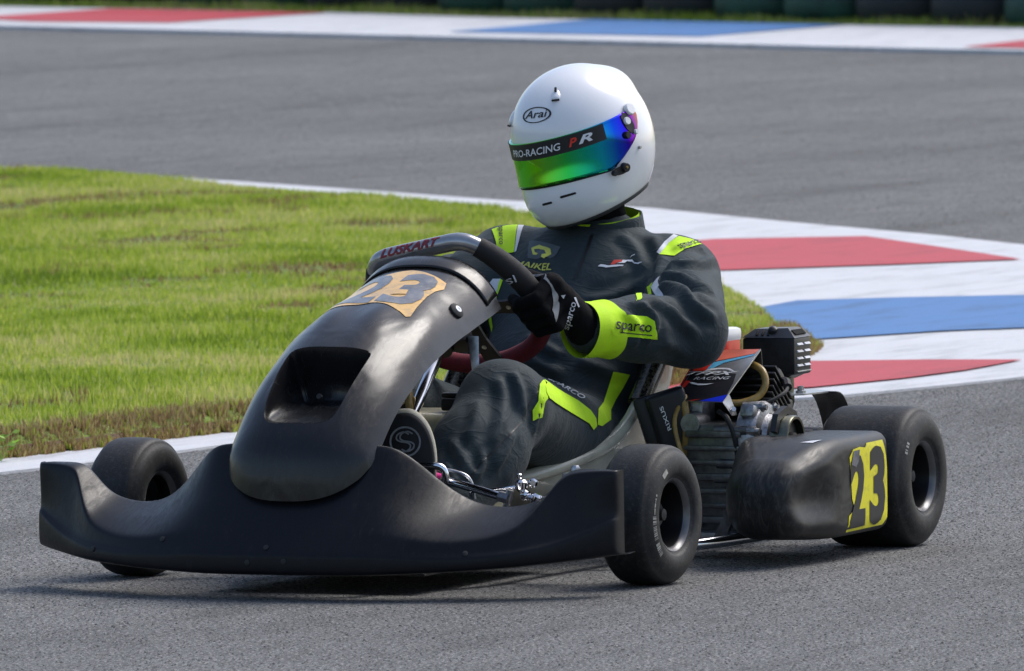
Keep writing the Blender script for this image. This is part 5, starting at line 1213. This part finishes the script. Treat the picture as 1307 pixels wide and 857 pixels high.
# glove print
GB = bvh_of(GLV)
patch('glove_piping', DP['g_pipe'], GB, 'greyedge', GLV, .0012, None, .006); patch('glove_bar', DP['g_bar'], GB, 'whitefab', GLV, .0012, CAMD, .006); patch('glove_tab', DP['g_tri'], GB, 'whitefab', GLV, .0012, CAMD, .006)
a, b, _ = [Vector(p) for p in DP['g_t']]; u = b-a; nn = Vector(CAMD).normalized(); vv = nn.cross(u).normalized()*.0135
v2, f2 = text2d('sparco', 0, .008); lay('glove_lettering', v2, f2, a, u, vv, nn, GB, 'whitefab', GLV, .0016, .006)
GRB = bvh_of([c for c in STW.children if c.name.startswith('rim_grip')][0]); o_g = [c for c in STW.children if c.name.startswith('rim_grip')][0]
ptext('grip_logo', 'S', [(.250, .130, .553), (.255, .145, .557), (.253, .1265, .563)], GRB, 'whitefab', STW, 0, .015, .0012, .006, N=CAMD); patch('grip_logo', DP['g_s2'], GRB, 'whitefab', STW, .0012, CAMD, .006)
# nose panel number
NB = bvh_of(NOSE)
R_ = [(.413, .019, .586), (.432, .062, .575), (.441, .085, .564), (.468, .092, .554), (.495, .085, .551), (.529, .083, .543), (.588, .087, .525), (.628, .092, .511), (.637, .086, .510), (.628, .071, .519), (.617, .037, .534)]
patch('number_sticker', R_+[(.606, 0, .537)]+[(x, -y, z) for x, y, z in R_[::-1]]+[(.408, 0, .588)], NB, 'orange', NOSE, .0010, (.28, 0, .96), .010)
for d, y0, y1 in (('2', -.082, -.006), ('3', .002, .080)):
    v2, f2 = text2d(d, 0, .035); lay('number', v2, f2, (.598, y0, .54), (0, y1-y0, 0), (-.165, 0, .047), (.28, 0, .96), NB, 'digitgrey', NOSE, .0017, .010)
patch('sticker_scrap', [(.560, .020, .55), (.530, .018, .556), (.525, .043, .552), (.548, .048, .547)], NB, 'orange', NOSE, .0024, (.28, 0, .96))
# steering wheel lettering along the top of the rim
RB = bvh_of([c for c in STW.children if c.name.startswith('rim_top')][0])
v2, f2 = text2d('LUSKART', .3, .03); lay('rim_lettering', v2, f2, sw(-.088, .152)+Vector((.015, 0, -.002)), sw(.052, .152)-sw(-.088, .152), Vector((-.006, 0, .017)), (.80, .25, .55), RB, 'redprint', STW, .0012, .008)
# pod number
PB = bvh_of(POD)
patch('number_sticker', [(-.133, .682, .201), (-.152, .681, .215), (-.188, .68, .218), (-.218, .68, .215), (-.228, .678, .223), (-.318, .676, .224), (-.332, .678, .193), (-.344, .678, .15), (-.344, .678, .10), (-.335, .678, .072), (-.318, .678, .058), (-.121, .677, .056), (-.126, .682, .087), (-.158, .681, .099), (-.144, .682, .12), (-.139, .682, .161)], PB, 'yellow', POD, .0010, (0, 1, 0), .015)
for d, pts in (('2', [(-.130, .68, .072), (-.212, .68, .072), (-.136, .68, .205)]), ('3', [(-.236, .68, .070), (-.322, .68, .074), (-.240, .68, .212)])):
    ptext('number', d, pts, PB, 'blackprint', POD, 0, .045, .0018, .015, N=(0, 1, 0))
for pts in ([(-.140, .68, .186), (-.152, .68, .212), (-.185, .68, .213), (-.180, .68, .192), (-.165, .68, .180)],):
    patch('worn_patch', pts, PB, 'digitgrey', POD, .0024, (0, 1, 0), .015)
patch('tape_strip', [Vector(DP['p_white'][0]).lerp(Vector(p), .72) for p in DP['p_white']], PB, 'whitefab', POD, .0010, (0, 0, 1), .015)
# fan shroud sticker
SB = bvh_of(SHR)
for k, m, o in (('s_dark', 'mesh', .0006), ('s_salmon', 'salmon', .0006), ('s_cyan', 'cyan', .0009), ('s_navy', 'navy', .0009), ('s_red', 'red', .0012), ('s_stripe', 'red', .0012), ('s_wedge', 'red', .0015), ('s_blue', 'blue', .0009), ('s_red2', 'red', .0012), ('s_ring1', 'silver', .0015), ('s_ring2', 'silver', .0015)):
    patch('shroud_sticker', DP[k], SB, m, ENG, o, pn, .05)
ptext('shroud_lettering', 'TFPX', DP['s_t1'], SB, 'silver', ENG, .5, .02, .0021, .05, N=pn); ptext('shroud_lettering', 'RACING', DP['s_t2'], SB, 'silver', ENG, .5, .0, .0021, .05, N=pn)
ptext('box_lettering', 'RIXUS', DP['box_t'], bvh_of(BOX), 'white', BOX, 0, .012, .0012, .03)
# worn lettering on the tyre walls
def sector(wo, ty, r0, r1, a0, a1, n=14, brk=None):
    v = []; f = []
    for i in range(n+1):
        a = rad(a0+(a1-a0)*i/n); v += [(r0*math.cos(a), r0*math.sin(a)), (r1*math.cos(a), r1*math.sin(a))]
    for i in range(n):
        if not brk or not brk(i): f.append((2*i, 2*i+1, 2*i+3, 2*i+2))
    lay('tyre_lettering', v, f, (0, 0, 0), (1, 0, 0), (0, 0, 1), (0, 1, 0), BVHTree.FromPolygons([p.co.copy() for p in ty.data.vertices], [tuple(q.vertices) for q in ty.data.polygons]), 'tyreprint', wo, .0008, .02)
rn_ = random.Random(5)
sector(WFL, TFL, .093, .103, 50, 62, 5); sector(WFL, TFL, .1005, .1035, 4, 26, 20, lambda i: rn_.random() < .25); sector(WFL, TFL, .097, .107, -44, 2, 60, lambda i: rn_.random() < .38); sector(WRL, TRL, .112, .118, 26, 40, 12, lambda i: rn_.random() < .4)
# ---- small hardware
MBB = bvh_of(BUMPER)
for (y, z) in ((-.42, .085), (-.02, .10), (-.055, .072), (.02, .075), (.36, .09), (-.25, .11)):
    h = MBB.ray_cast(Vector((1.4, y, z)), Vector((-1, 0, 0)), 1.)
    if h[0]: MB().add(*lathe([(.0055, -.002), (.0055, .0015), (.0035, .0022), (0, .0022)], h[0], h[1] if h[1].x > 0 else -h[1], 12)).build('bumper_bolt', 'rubberblack', BUMPER)
# engine plumbing and cables
for nm, pts, r, m in (('spark_cap', [(-.345, .445, .33), (-.33, .47, .335), (-.305, .485, .325)], .009, 'rubberblack'), ('plug_lead', [(-.305, .485, .325), (-.27, .49, .315), (-.24, .47, .30), (-.22, .43, .285)], .0038, 'rubberblack'),
                      ('breather_hose', [(-.155, .40, .285), (-.135, .425, .275), (-.135, .44, .24), (-.14, .445, .20)], .0052, 'rubberblack'),
                      ('fuel_line', [(-.165, .32, .31), (-.135, .315, .27), (-.12, .33, .22), (-.125, .35, .17)], .0045, 'hose')):
    T(nm, pts, r, m, ENG, 8)
for k in range(5): E('side_fin', MB().add(*rbox((-.205, .4695, .085+.020*k), (.11, .008, .006), .002)), 'enginegrey')
E('oil_plug', MB().add(*lathe([(.012, -.002), (.012, .008), (.008, .010), (0, .010)], (-.135, .36, .07), (1, 0, 0), 6)), 'steel')
E('engine_mount', MB().add(*rbox((-.22, .40, .045), (.24, .16, .016), .004)), 'sheet')
